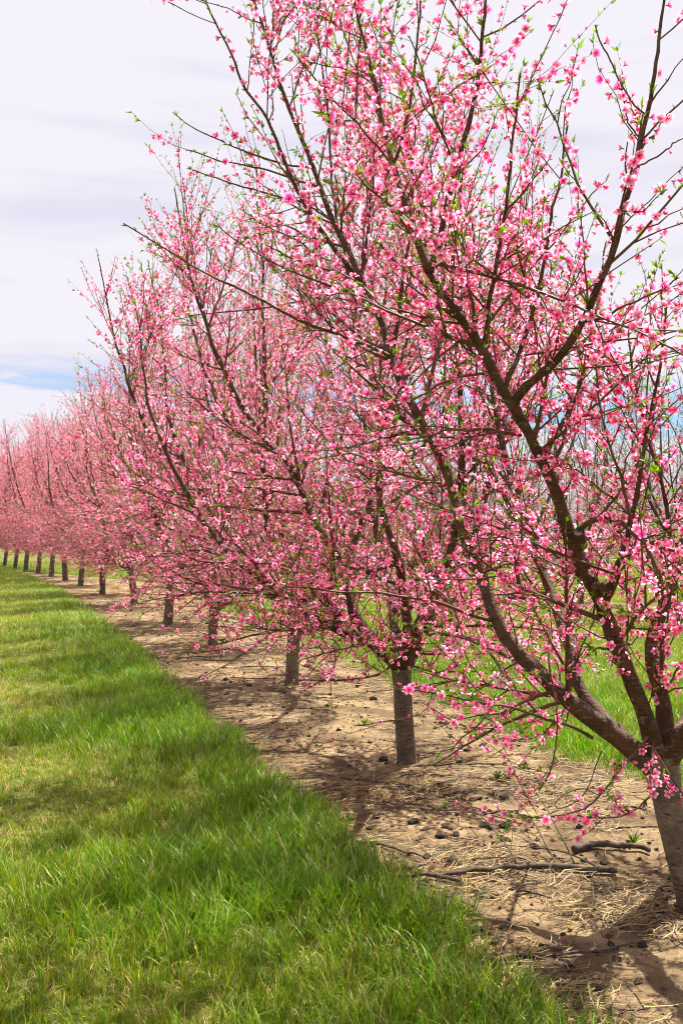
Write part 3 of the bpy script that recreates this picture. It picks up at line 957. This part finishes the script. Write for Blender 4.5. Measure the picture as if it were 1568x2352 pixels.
# ---- third to fifth tree: own shapes
LABEL_N = ['third', 'fourth', 'fifth', 'sixth', 'seventh', 'eighth', 'ninth', 'tenth', 'eleventh', 'twelfth', 'thirteenth', 'fourteenth', 'fifteenth', 'sixteenth',
           'seventeenth', 'eighteenth', 'nineteenth']
EXTRA = ['with its pale trunk partly behind low blossom sprays', 'with a low forked trunk like a letter Y', 'with a short straight dark trunk',
         'with a slim straight trunk', 'with a trunk leaning a little', 'with a leaning dark trunk']


def generic_tree(seed, base, n_limb, H, spread, az0, forkh, lean, per_side, per_shoot, prob, dens=1.0, r0=.072, shoot_len=(.16, .55), skirt=11, zlow=.58):
    t = Tree(seed, base)
    t.add_trunk(np.array(base) + [lean[0], lean[1], forkh], r0, r0 * .88)
    t.generic_limbs(n_limb, H, spread, az0)
    t.fill(per_m_side=per_side, side_len=1.1, per_m_shoot=per_shoot, shoot_len=shoot_len, dens=dens, start=.07, droop=.40, skirt=skirt, zmin=zlow)
    t.flowers(spacing=.027, prob=prob)
    return t


spec = [(21, 5, 4.95, 2.05, 2.9, .85, (.03, .05)), (22, 5, 4.8, 2.1, 2.6, .62, (.03, 0))]
for i, (sd, nl, H, spd, az, fh, ln) in enumerate(spec):
    b = BASES[2 + i]
    t = generic_tree(sd, b, nl, H, spd, az, fh, ln, 4.3, 11.5, .58, skirt=5, zlow=.85)
    rt = tag(empty('peach_tree', b), f'{LABEL_N[i]} peach tree along the blossoming row, {EXTRA[i]}', 'tree', 'peach trees of the blossoming row')
    t.build(rt, 2, 300, sides=(14, 8, 3, 3), fsize=.0222)


# ---- models for the rest of the row and for the rows behind
def copy_tree(root, loc, rz, s):
    c = root.copy(); col.objects.link(c)
    c.location = loc; c.rotation_euler = (0, 0, rz); c.scale = (s, s, s)
    for ch in root.children:
        k = ch.copy(); col.objects.link(k); k.parent = c
    return c


protos = []
for i, (sd, nl, H, spd, lean) in enumerate([(31, 5, 5.1, 2.2, (-.20, .02)), (32, 5, 4.9, 2.15, (.13, .05)), (33, 4, 5.15, 2.25, (-.04, .10))]):
    t = generic_tree(sd, (0, 0, 0), nl, H, spd, i * .5, .90, lean, 3.5, 10.6, .58, r0=.084)
    rt = empty('peach_tree', (0, 0, 0))
    t.build(rt, 2, 0, sides=(10, 6, 3, 3), fsize=.0235, split=True)
    protos.append(rt)
bares = []
for i, (sd, nl, H, spd) in enumerate([(41, 6, 5.7, 2.4), (42, 6, 5.5, 2.3)]):
    t = generic_tree(sd, (0, 0, 0), nl, H, spd, i * .6, .65, (.03, .02), 3.0, 9.0, .42, dens=.7, shoot_len=(.2, .7))
    keep = (t.fkind != 0) | (t.fpos[:, 2] < 2.9 + t.rng.normal(0, .5, len(t.fkind)))
    t.fpos, t.fnrm, t.fkind = t.fpos[keep], t.fnrm[keep], t.fkind[keep]
    rt = empty('peach_tree', (0, 0, 0))
    t.build(rt, 2, 0, sides=(8, 5, 3, 3), fsize=.021, split=False, twig_mat=M_BARE)
    bares.append(rt)

used = set()
def plant(protolist, i, loc, rz, s):
    p = protolist[i]
    key = p.name
    if key not in used:
        used.add(key)
        p.location = loc; p.rotation_euler = (0, 0, rz); p.scale = (s, s, s)
        return p
    return copy_tree(p, loc, rz, s)


prg = np.random.default_rng(77)
for i in range(4, len(ALLB)):
    o = plant(protos, i % 3, ALLB[i], prg.uniform(0, 6.28), float(np.interp(i, [4, 5, 6, 7, 8, 9, 12], [1.0, 1.04, 1.1, 1.17, 1.25, 1.32, 1.38])) * prg.uniform(.97, 1.03))
    j = i - 2
    tail = EXTRA[j] if j < len(EXTRA) else 'far off where the row bends away'
    tag(o, f'{LABEL_N[j]} peach tree along the blossoming row, {tail}', 'tree', 'peach trees of the blossoming row')

ORD = ['first', 'second'] + LABEL_N + ['twentieth', 'twenty-first', 'twenty-second', 'twenty-third', 'twenty-fourth']
far_rows = [(ROW2_OFF, 11.0, 80, 4.4, 0), (ROW2_OFF * 2, 24, 95, 4.6, 1), (ROW2_OFF * 3, 40, 105, 5.0, 1)]
for ri, (off, y0, y1, stp, mode) in enumerate(far_rows):
    y, nth = y0, 0
    while y < y1:
        x = float(row_centre(np.array(y))) + off / .945 + prg.normal(0, .12)
        if -.40 * y - 3 < x < .40 * y + 3.2:
            lst = bares if (mode == 0 or prg.random() < .6) else protos
            o = plant(lst, int(prg.integers(len(lst))), (x, y, 0), prg.uniform(0, 6.28), prg.uniform(.95, 1.06))
            nth += 1
            rowname = ('first', 'second', 'third')[ri]
            if lst is bares:
                tag(o, f'half-bare grey peach tree, {ORD[nth - 1]} in the {rowname} row beyond the grass alley', 'tree', 'trees of the rows behind')
            else:
                tag(o, f'far pink peach tree, {ORD[nth - 1]} in the {rowname} row beyond the grass alley', 'tree', 'trees of the rows behind')
        y += stp

# ------------------------------------------------------------------ grass
def tuft_mesh(rng, name, nb, hlo, hhi, spread, wid, dry, bendy):
    V, F, C = [], [], []
    for _ in range(nb):
        a = rng.uniform(0, 6.28)
        r = spread * math.sqrt(rng.random())
        b0 = np.array([math.cos(a) * r, math.sin(a) * r, -.005])
        az = rng.uniform(0, 6.28)
        e = np.array([math.cos(az), math.sin(az), 0]); s = np.array([-math.sin(az), math.cos(az), 0])
        h = rng.uniform(hlo, hhi)
        bend = rng.uniform(.15, 1.0) * bendy
        ww = wid * rng.uniform(.7, 1.25)
        isdry = rng.random() < dry
        if isdry:
            c = np.array([0.60, 0.49, 0.22]) * rng.uniform(.6, 1.25)
        else:
            c = np.array([0.150, 0.280, 0.004]) * rng.uniform(.6, 1.25) * np.array([rng.uniform(.7, 1.8), 1, rng.uniform(.6, 1.5)])
        o = len(V)
        for k, u in enumerate((0, .35, .7, 1.0)):
            th = bend * u
            p = b0 + e * h * (math.sin(th) * u * .9) + np.array([0, 0, h * u * math.cos(th * .8)])
            hw = ww * (1.0, .95, .65, 0)[k]
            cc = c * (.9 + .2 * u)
            if k < 3:
                V += [p + s * hw, p - s * hw]; C += [cc, cc]
            else:
                V += [p]; C += [cc * [1.15, 1.05, 1]]
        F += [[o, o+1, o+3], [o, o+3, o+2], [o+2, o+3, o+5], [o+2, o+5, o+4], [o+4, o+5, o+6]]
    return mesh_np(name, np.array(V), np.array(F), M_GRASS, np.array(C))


def grass_mat():
    m, t = mat_new('grass_blade')
    c = t.n('ShaderNodeVertexColor', layer_name='tone').outputs[0]
    ti = t.n('ShaderNodeAttribute', attribute_type='INSTANCER', attribute_name='tint').outputs['Vector']
    c = t.n('ShaderNodeVectorMath', {0: c, 1: ti}, operation='MULTIPLY').outputs[0]
    pr = t.n('ShaderNodeBsdfPrincipled', {'Base Color': c, 'Roughness': 0.4, 'Specular IOR Level': 0.3})
    tr = t.n('ShaderNodeBsdfTranslucent', {'Color': c})
    mx = t.n('ShaderNodeMixShader', {0: .42, 1: pr.outputs[0], 2: tr.outputs[0]})
    t.n('ShaderNodeOutputMaterial', {0: mx.outputs[0]})
    return m


M_GRASS = grass_mat()
grng = np.random.default_rng(9)
tuft_col = bpy.data.collections.new('grass_tuft_models')
TUFTS = []
for k in range(6): TUFTS.append(tuft_mesh(grng, 'tuft', 16, .06, .165, .055, .0019, .07, 1.2))        # 0-5 long green
for k in range(5): TUFTS.append(tuft_mesh(grng, 'tuft', 18, .025, .085, .06, .0018, .22, 1.7))        # 6-10 short
for k in range(3): TUFTS.append(tuft_mesh(grng, 'tuft', 16, .03, .10, .07, .0017, .80, 2.3))        # 11-13 dry
for k in range(3): TUFTS.append(tuft_mesh(grng, 'tuft', 30, .06, .15, .14, .0040, .10, 1.3))        # 14-16 wide, for far
for i, me in enumerate(TUFTS):
    o = bpy.data.objects.new(f'a{i:02d}', me)
    tuft_col.objects.link(o)


def grass_points():
    pos, rot, scl, pick, tint = [], [], [], [], []
    def region(y0, y1, dens, side, far):
        xa = -.42 * y1 - 1.0 if side < 0 else None
        if side < 0:
            x0, x1 = -.40 * y1 - .8, float(xl(np.array(y0))) + .4
        else:
            x0, x1 = float(xr(np.array(y1))) - .4, .40 * y1 + 1.2
        n = int((x1 - x0) * (y1 - y0) * dens)
        x = grng.uniform(x0, x1, n); y = grng.uniform(y0, y1, n)
        jit = .30 * (fbm(x * 2.2, y * 2.2, 31) - .5) + .10 * (fbm(x * 9, y * 9, 33, 2) - .5)
        e = (xl(y) - x + jit) if side < 0 else (x - xr(y) + jit)
        ok = (e > 0) & (np.abs(x) < .40 * y + 1.2)
        if side > 0:
            d2 = np.abs(strip2_dist(x, y)) + .5 * (fbm(x * 2, y * 2, 35) - .5)
            ok &= (d2 > 1.05) | (grng.random(n) < .05)
        x, y, e = x[ok], y[ok], e[ok]
        n = len(x)
        pat = fbm(x * .9, y * .9, 41)
        pat2 = fbm(x * 3.5, y * 3.5, 43, 3)
        lush = np.clip(1.15 - e / (1.5 if side < 0 else 4.0), .0, 1.0)
        lush = np.clip(lush * .75 + (pat - .5) * 1.5 + .22, 0, 1)
        drp = np.clip((pat2 - .49) * 2.3, 0, .34) * (1 - .65 * lush) * np.interp(y, [3, 6], [.45, 1]) + .06
        k = np.where(grng.random(n) < lush * .8 + .12, grng.integers(0, 6, n), grng.integers(6, 11, n))
        k = np.where(grng.random(n) < drp, grng.integers(11, 14, n), k)
        k = np.where((e < .22) & (grng.random(n) < .38), grng.integers(11, 14, n), k)
        if far:
            k = np.where((k < 11) & (grng.random(n) < far), grng.integers(14, 17, n), k)
        s = (.62 + .55 * lush) * grng.uniform(.75, 1.3, n)
        s = np.where(e < .15, s * .85, s)
        tn = .74 + .68 * fbm(x * 1.7, y * 1.7, 47) + grng.normal(0, .07, n)
        warm = np.clip(1.15 - .30 * lush + grng.normal(0, .08, n), .6, 1.6)
        pos.append(np.stack([x, y, np.zeros(n)], 1)); rot.append(np.stack([grng.normal(0, .1, n), grng.normal(0, .1, n), grng.uniform(0, 6.28, n)], 1))
        scl.append(s); pick.append(k); tint.append(np.stack([tn * warm, tn * (1 + .12 * (warm - 1)), tn], 1))
    for y0, y1, dn in ((2.2, 4.5, 600), (4.5, 7, 480), (7, 10, 340), (10, 15, 220)):
        region(y0, y1, dn, -1, 0)
    region(15, 22, 120, -1, .4); region(22, 34, 60, -1, .8); region(34, 60, 28, -1, 1)
    for y0, y1, dn in ((4.4, 7, 300), (7, 10, 260), (10, 15, 150)):
        region(y0, y1, dn, 1, 0)
    region(15, 24, 75, 1, .5); region(24, 40, 30, 1, .9); region(40, 75, 12, 1, 1)
    return [np.concatenate(a) for a in (pos, rot, scl, pick, tint)]


gp, gr, gs, gk, gt = grass_points()
me = bpy.data.meshes.new('grass')
me.vertices.add(len(gp)); me.vertices.foreach_set('co', gp.astype(np.float32).ravel())
a = me.attributes.new('rot', 'FLOAT_VECTOR', 'POINT'); a.data.foreach_set('vector', gr.astype(np.float32).ravel())
a = me.attributes.new('scl', 'FLOAT', 'POINT'); a.data.foreach_set('value', gs.astype(np.float32))
a = me.attributes.new('pick', 'INT', 'POINT'); a.data.foreach_set('value', gk.astype(np.int32))
a = me.attributes.new('tint', 'FLOAT_VECTOR', 'POINT'); a.data.foreach_set('vector', gt.astype(np.float32).ravel())
me.materials.append(M_GRASS)
grass = tag(link('grass', me), 'rough green spring grass of the orchard alleys', 'grass', kind='stuff')
ng = bpy.data.node_groups.new('grass_tufts', 'GeometryNodeTree')
ng.interface.new_socket('Geometry', in_out='INPUT', socket_type='NodeSocketGeometry')
ng.interface.new_socket('Geometry', in_out='OUTPUT', socket_type='NodeSocketGeometry')
T = NT(ng)
gi = T.n('NodeGroupInput'); go = T.n('NodeGroupOutput')
ci = T.n('GeometryNodeCollectionInfo', {'Collection': tuft_col, 'Separate Children': True, 'Reset Children': True})
na = {k: T.n('GeometryNodeInputNamedAttribute', {'Name': k}, data_type=dt).outputs[0] for k, dt in (('rot', 'FLOAT_VECTOR'), ('scl', 'FLOAT'), ('pick', 'INT'))}
iop = T.n('GeometryNodeInstanceOnPoints', {'Points': gi.outputs[0], 'Instance': ci.outputs[0], 'Pick Instance': True,
                                           'Instance Index': na['pick'], 'Rotation': na['rot'], 'Scale': na['scl']})
ng.links.new(iop.outputs[0], go.inputs[0])
grass.modifiers.new('tufts', 'NODES').node_group = ng

# ------------------------------------------------------------------ straw and litter on the bare strip
def ribbons(rng, x, y, L, wdt, colr, lift, curl):
    """flat thin curved strips lying on the soil"""
    n = len(x)
    az = rng.normal(0.15, .75, n) + (rng.random(n) < .25) * rng.uniform(0, 3.14, n)
    u = np.linspace(-.5, .5, 3)
    d = np.stack([np.cos(az), np.sin(az)], 1); s = np.stack([-np.sin(az), np.cos(az)], 1)
    cv = rng.normal(0, curl, n)
    px = x[:, None] + d[:, :1] * L[:, None] * u + s[:, :1] * (cv * L)[:, None] * (u * u * 4)
    py = y[:, None] + d[:, 1:] * L[:, None] * u + s[:, 1:] * (cv * L)[:, None] * (u * u * 4)
    z = ground_z(px.ravel(), py.ravel()).reshape(px.shape) + lift[:, None] + .012 * rng.random((n, 1)) * (u + .5)[None]
    tw = rng.uniform(-.6, .6, n)
    hw = wdt[:, None] * np.array([.7, 1, .4])[None]
    a = np.stack([px + s[:, :1] * hw, py + s[:, 1:] * hw, z + tw[:, None] * hw], -1)
    b_ = np.stack([px - s[:, :1] * hw, py - s[:, 1:] * hw, z - tw[:, None] * hw], -1)
    v = np.stack([a, b_], 2).reshape(-1, 3)
    i = np.arange(n * 6).reshape(n, 3, 2)
    q = np.stack([i[:, :-1, 0], i[:, :-1, 1], i[:, 1:, 1], i[:, 1:, 0]], -1).reshape(-1, 4)
    return v, q, np.repeat(colr, 6, 0)


def strip_points(rng, n, y0, y1, pw, clump):
    y = y0 * (y1 / y0) ** (rng.random(n) ** pw)
    u = rng.random(n)
    x = xl(y) - .08 + u * (xr(y) - xl(y) + .16)
    f = fbm(x * 1.5, y * 1.5, 61)
    e = np.minimum(u, 1 - u)
    pr = np.clip((f - .50) * 6 + .12, .02, 1) + np.clip((.16 - e) * 3.4, 0, .7)
    k = rng.random(n) < pr if clump else np.ones(n, bool)
    return x[k], y[k]


srng = np.random.default_rng(17)
x, y = strip_points(srng, 90000, 2.7, 40, 1.0, True)
n = len(x)
grow = np.clip(y / 9, 1, 2.6)
c = np.array([0.44, 0.315, 0.14]) * srng.uniform(.4, 1.1, (n, 1)) * np.array([1, 1, 1]) + srng.normal(0, .015, (n, 3))
dk = srng.random(n) < .30
c[dk] = np.array([0.13, 0.078, 0.042]) * srng.uniform(.4, 1.2, (dk.sum(), 1))
v, q, cc = ribbons(srng, x, y, srng.uniform(.03, .17, n) * np.sqrt(grow), srng.uniform(.0010, .0026, n) * grow, np.clip(c, .01, .9), srng.uniform(.002, .02, n), .16)
M_STRAW = petal_like('dry_straw', 0.12, 0.6, 0.3)
tag(link('straw', mesh_np('straw', v, q, M_STRAW, cc)), 'dry cut straw strewn over the bare soil strip', 'straw', kind='stuff')

x, y = strip_points(srng, 4200, 2.8, 30, .95, True)
n = len(x)
az = srng.uniform(0, 3.14, n)
L = srng.uniform(.04, .26, n)
u = np.linspace(-.5, .5, 5)
pp = np.stack([x[:, None] + np.cos(az)[:, None] * L[:, None] * u, y[:, None] + np.sin(az)[:, None] * L[:, None] * u, np.zeros((n, 5))], -1)
pp[..., :2] += srng.normal(0, .006, (n, 5, 2))
pp[..., 2] = ground_z(pp[..., 0].ravel(), pp[..., 1].ravel()).reshape(n, 5) + .005
v, q, t = tubes(pp, (.0012 + srng.gamma(1.3, .0011, n))[:, None] * np.linspace(1, .6, 5)[None], 4)
tag(link('twig_litter', mesh_np('twig_litter', v, q, M_DEADWOOD, f2=t)), 'small dead twig bits littering the bare soil strip', 'litter', kind='stuff')

# crumbs of earth too small to tell apart
x, y = strip_points(srng, 5200, 2.7, 30, .9, False)
n = len(x)
ico = np.array([[0, 0, 1], [.9, 0, .1], [-.4, .8, .1], [-.5, -.8, .15], [.2, .3, -.6]], float)
icf = np.array([[0, 1, 2], [0, 2, 3], [0, 3, 1], [1, 4, 2], [2, 4, 3], [3, 4, 1]])
s = srng.gamma(1.3, .0045, n) + .002
rot = frames(srng.normal(0, .4, (n, 3)) + [0, 0, 1], srng.uniform(0, 6.28, n))
v = np.einsum('mij,vj->mvi', rot, ico) * (s[:, None] * srng.uniform(.7, 1.2, (n, 1)))[:, :, None] * np.array([1.2, 1.2, .8])
v += np.stack([x, y, ground_z(x, y) + s * .2], 1)[:, None]
f = (icf[None] + (np.arange(n) * 5)[:, None, None]).reshape(-1, 3)
tag(link('soil_crumbs', mesh_np('soil_crumbs', v.reshape(-1, 3), f, M_CLOD, smooth=False)), 'dark crumbs of earth scattered on the bare soil strip', 'soil', kind='stuff')

# fallen petals
x, y = strip_points(srng, 800, 2.8, 24, .9, False)
n = len(x)
pv = np.array([[0, 0, 0], [.6, -.4, .12], [.6, .4, .12], [1, 0, .05]]); pf = np.array([[0, 1, 2], [1, 3, 2]])
pc = np.array([[.6, .05, .15], [.85, .25, .42], [.85, .25, .42], [.88, .4, .55]])
rot = frames(srng.normal(0, .3, (n, 3)) + [0, 0, 1], srng.uniform(0, 6.28, n))
v, f, c = scatter([(pv, pf, pc)], np.stack([x, y, ground_z(x, y) + .008], 1), rot, srng.uniform(.008, .017, n), np.zeros(n, int), np.ones((n, 3)))
tag(link('fallen_petals', mesh_np('fallen_petals', v, f, M_PETAL, c)), 'pink petals fallen on the bare soil strip', 'petals', kind='stuff')

# ------------------------------------------------------------------ clods
import bmesh
def clod_mesh(rng):
    bm = bmesh.new()
    bmesh.ops.create_icosphere(bm, subdivisions=2, radius=1)
    off = rng.uniform(0, 50)
    for vt in bm.verts:
        c_ = vt.co
        h = vnoise(np.array([c_.x * 1.7 + off]), np.array([c_.y * 1.7 + c_.z * 2.3]), 3)[0] + .5 * vnoise(np.array([c_.x * 4 + off]), np.array([c_.y * 4 - c_.z * 5]), 8)[0]
        vt.co = c_ * (.62 + .55 * h)
        vt.co.z *= .62
    me = bpy.data.meshes.new('soil_clod')
    bm.to_mesh(me); bm.free()
    me.materials.append(M_CLOD)
    return me


CLODS = [clod_mesh(srng) for _ in range(9)]
clod_px = [(650, 430, 18), (575, 453, 15), (810, 422, 16), (350, 425, 10), (190, 497, 22), (540, 517, 14), (600, 690, 18), (633, 687, 14), (745, 678, 22), (360, 680, 18), (485, 660, 14),
           (890, 662, 15), (30, 762, 26), (160, 757, 16), (130, 807, 18), (330, 785, 26), (480, 817, 20), (385, 825, 18), (525, 848, 18), (655, 808, 24), (745, 803, 26), (757, 829, 13),
           (450, 860, 22), (755, 870, 22), (700, 890, 18), (890, 900, 20), (400, 945, 24), (300, 985, 24), (380, 985, 20), (520, 972, 30), (480, 960, 20), (560, 950, 16), (135, 1000, 14), (1205, 978, 17), (627, 1125, 26),
           (1100, 1210, 18), (1140, 1218, 17), (1200, 1190, 22), (1450, 1115, 26), (1015, 1308, 12), (865, 1395, 20), (830, 1412, 18), (1380, 1378, 22), (470, 312, 20), (130, 410, 12), (1260, 1210, 18), (1310, 1215, 16)]
special = {33: 'lone round clod beside the thick cut log piece', 34: 'hollow ring-shaped dark clod near the grass edge', 29: 'largest dark clod heap above the long fallen branch',
           38: 'dark clod at the foot of the leaning tree at picture edge', 0: 'clod alone on pale soil past the full trunk'}
k = 0
for i, (cx, cy, r) in enumerate(clod_px):
    p = G(784 + .5 * cx, 1505 + .5 * (cy + r * .3))
    ppm = FPX / p[1]
    s = r * .5 / ppm * 1.0
    o = link('soil_clod', CLODS[i % 9])
    z = ground_z(p[0], p[1])[0]
    o.location = (p[0], p[1], z + s * .26)
    o.rotation_euler = (srng.normal(0, .2), srng.normal(0, .2), srng.uniform(0, 6.28))
    o.scale = (s * 1.15, s, s * srng.uniform(.75, 1.05))
    zone = 'past the full trunk' if cy < 530 else 'in front of the full trunk' if cy < 780 else 'above the long pruned branch' if cy < 1030 else 'below the long pruned branch'
    tag(o, special.get(i, f'{"fist-sized" if r > 19 else "small"} dark dry earth clod on the bare soil {zone}'), 'clod', 'dark clods on the bare strip')
x, y = strip_points(srng, 46, 7.5, 34, .9, False)
for i in range(len(x)):
    o = link('soil_clod', CLODS[i % 9])
    s = srng.uniform(.018, .05)
    o.location = (x[i], y[i], ground_z(x[i], y[i])[0] + s * .25)
    o.rotation_euler = (0, 0, srng.uniform(0, 6.28)); o.scale = (s * 1.2, s, s * .9)
    near = int(np.argmin(np.abs(ALLB[:, 1] - y[i])))
    tag(o, f'dark earth clod on the bare strip near the {(["first", "second"] + LABEL_N)[near]} tree of the blossoming row', 'clod', 'dark clods farther along the strip')

# ------------------------------------------------------------------ fallen branches (crop coordinates -> photo)
def on_ground(pts, lift):
    out = []
    for i, (cx, cy) in enumerate(pts):
        p = G(784 + .5 * cx, 1505 + .5 * cy)
        l = lift[i] if isinstance(lift, (list, tuple)) else lift
        z = ground_z(p[0], p[1])[0] + l
        out.append([p[0], p[1], z])
    return np.array(out)


def stick(name, pts, r0, r1, label, cat='branch', parent=None, lift=None, n=26, wob=.004, k=8, mat=None):
    p = wobbly(srng, smooth_path(on_ground(pts, r0 * .75 + .010 if lift is None else lift), n), wob)
    if lift is None:
        p[:, 2] = np.maximum(p[:, 2], ground_z(p[:, 0], p[:, 1]) + r0 * .5 + .010)
    r = np.linspace(r0, r1, n)
    rr = r[:, None] * (1 + srng.normal(0, .06, (n, k)))
    v, q, t = tubes(p[None], rr[None], k)
    # close the butt end
    v = np.vstack([v, p[:1]]); c0 = len(v) - 1
    tr = np.array([[(i + 1) % k, i, c0] for i in range(k)])
    o = link(name, mesh_np(name, v, q, mat or M_DEADWOOD, f2=np.vstack([t, tr])), parent)
    if label:
        tag(o, label, cat, 'fallen branches on the bare strip')
    return o


f1 = stick('fallen_branch', [(1262, 1030), (1120, 1030), (1000, 1025), (880, 1026), (780, 1031), (570, 1040), (430, 1046), (250, 1052), (180, 1062)], .0150, .007,
           'long pruned branch with thin side shoots lying across the bare strip', n=50)
for pts, lf in (([(1200, 1022), (1060, 970), (940, 955), (780, 941), (690, 935)], [.01, .03, .04, .04, .02]),
                ([(1080, 1022), (1000, 930), (900, 800), (850, 730)], [.012, .10, .16, .17]),
                ([(990, 1020), (900, 900), (830, 830), (770, 775)], [.012, .08, .12, .13]),
                ([(812, 1020), (760, 950), (660, 860), (590, 800)], [.012, .05, .08, .08]),
                ([(776, 1050), (776, 1015), (782, 985), (782, 950)], [.0, .04, .07, .10]),
                ([(900, 1022), (840, 1000), (700, 985), (560, 980)], [.012, .02, .02, .01])):
    stick('side_shoot', pts, .0042, .0018, None, parent=f1, lift=lf, n=16, k=5)
stick('fallen_log', [(1065, 938), (1110, 926), (1190, 920), (1290, 922), (1370, 930), (1415, 938)], .0165, .012, 'thick short cut log piece with bark on the bare strip', 'log', wob=.003, k=12)
stick('fallen_branch', [(50, 880), (180, 895), (300, 935), (400, 966)], .008, .004, 'curved thin branch lying by the grass edge below the dark clods')
stick('fallen_branch', [(530, 695), (590, 662), (640, 640)], .007, .003, 'small crooked stick with bark in front of the full trunk')
stick('fallen_branch', [(430, 540), (640, 538), (760, 545), (890, 580)], .006, .003, 'slim branch lying past the foot of the full trunk')
stick('fallen_branch', [(0, 585), (130, 600), (240, 615), (330, 635)], .008, .004, 'slim grey branch lying across the soil left of the full trunk')
stick('fallen_branch', [(800, 1415), (1000, 1418), (1180, 1410), (1300, 1395), (1440, 1375)], .007, .003, 'thin forked branch lying low on shaded soil at the bottom')
stick('fallen_branch', [(1000, 1412), (1130, 1412), (1220, 1420), (1300, 1435)], .005, .002, 'short thin twig lying beneath the low forked branch')
stick('fallen_log', [(0, 675), (40, 678), (85, 686)], .014, .011, 'short thick stump of branch at the strip left of the trunk', 'log', n=10)
stick('fallen_branch', [(490, 705), (530, 722), (580, 742)], .004, .002, 'short thin twig on pale soil above the clod cluster')
stick('fallen_branch', [(600, 745), (720, 780), (850, 820)], .0045, .002, 'thin straight twig pointing at the round clods')
stick('fallen_branch', [(440, 1218), (490, 1170), (540, 1125)], .013, .008, 'rotten dark stick next to the ring-shaped clod', n=14, wob=.008)
stick('fallen_branch', [(780, 1122), (860, 1135), (970, 1165)], .006, .003, 'pale peeled stick below the long pruned branch', n=12)
stick('fallen_branch', [(430, 1046), (480, 1058), (560, 1078)], .010, .007, 'broken grey stick touching the end of the long pruned branch', n=12, wob=.006)
stick('fallen_branch', [(180, 1060), (130, 1075), (60, 1090)], .012, .006, 'dark rotten branch end at the grass edge', n=12, wob=.008)

# a few more farther down the strip
for i in range(14):
    yy = srng.uniform(9, 26)
    xx = srng.uniform(float(xl(yy)) + .3, float(xr(yy)) - .3)
    a_ = srng.uniform(-.5, .6); L_ = srng.uniform(.4, 1.0)
    p = np.array([[xx + math.cos(a_) * L_ * u_, yy + math.sin(a_) * L_ * u_ + srng.normal(0, .03), 0] for u_ in (-.5, -.15, .2, .5)])
    p[:, 2] = ground_z(p[:, 0], p[:, 1]) + .008
    q_ = smooth_path(p, 12)
    v, q, t = tubes(q_[None], np.linspace(.009, .004, 12)[None], 6)
    tag(link('fallen_branch', mesh_np('fallen_branch', v, q, M_DEADWOOD, f2=t)), f'dead thin branch on the bare strip near the {ORD[int(np.argmin(np.abs(ALLB[:, 1] - yy)))]} tree of the row', 'branch', 'dead branches farther along the strip')

# ------------------------------------------------------------------ loose wire hanging below the leaning tree
wp = path((1381, 1725, 3.95), (1365, 1765, 3.93), (1350, 1808, 3.92), (1324, 1840, 3.92), (1284, 1857, 3.93), (1274, 1845, 3.95), (1300, 1822, 3.99), (1340, 1812, 4.02), (1372, 1826, 4.05))
p = smooth_path(wp, 40)
v, q, t = tubes(p[None], np.full((1, 40), .0022), 6)
tag(link('wire', mesh_np('wire', v, q, M_WIRE, f2=t)), 'dark thin looped wire hanging under the leaning tree limb', 'wire')

# ------------------------------------------------------------------ weed tufts on the soil
weed_px = [(715, 605, 'leafy weed tuft in straw past the full trunk'), (765, 602, 'small grass weed next to the leafy tuft past the full trunk'), (1340, 890, 'sparse weed tuft above the thick cut log piece'),
           (105, 338, 'small weed tuft on soil left of the full trunk'), (345, 1022, 'tiny green seedling by the dark rotten branch'), (1505, 1060, 'tiny weed tuft at the foot of the leaning tree')]
for cx, cy, lb in weed_px:
    p = G(784 + .5 * cx, 1505 + .5 * cy)
    wr = np.random.default_rng(int(cx))
    pv_, pf_, pc_ = leaf_proto(wr, 26, .045)
    me = mesh_np('weed', pv_ * np.array([1.3, 1.3, 1]) * .10, pf_, M_LEAF, pc_ * .6)
    o = link('weed', me)
    o.location = (p[0], p[1], ground_z(p[0], p[1])[0])
    o.scale = (.75, .75, .75) if 'tiny' not in lb else (.4, .4, .4)
    tag(o, lb, 'weed', 'weeds on the bare strip')
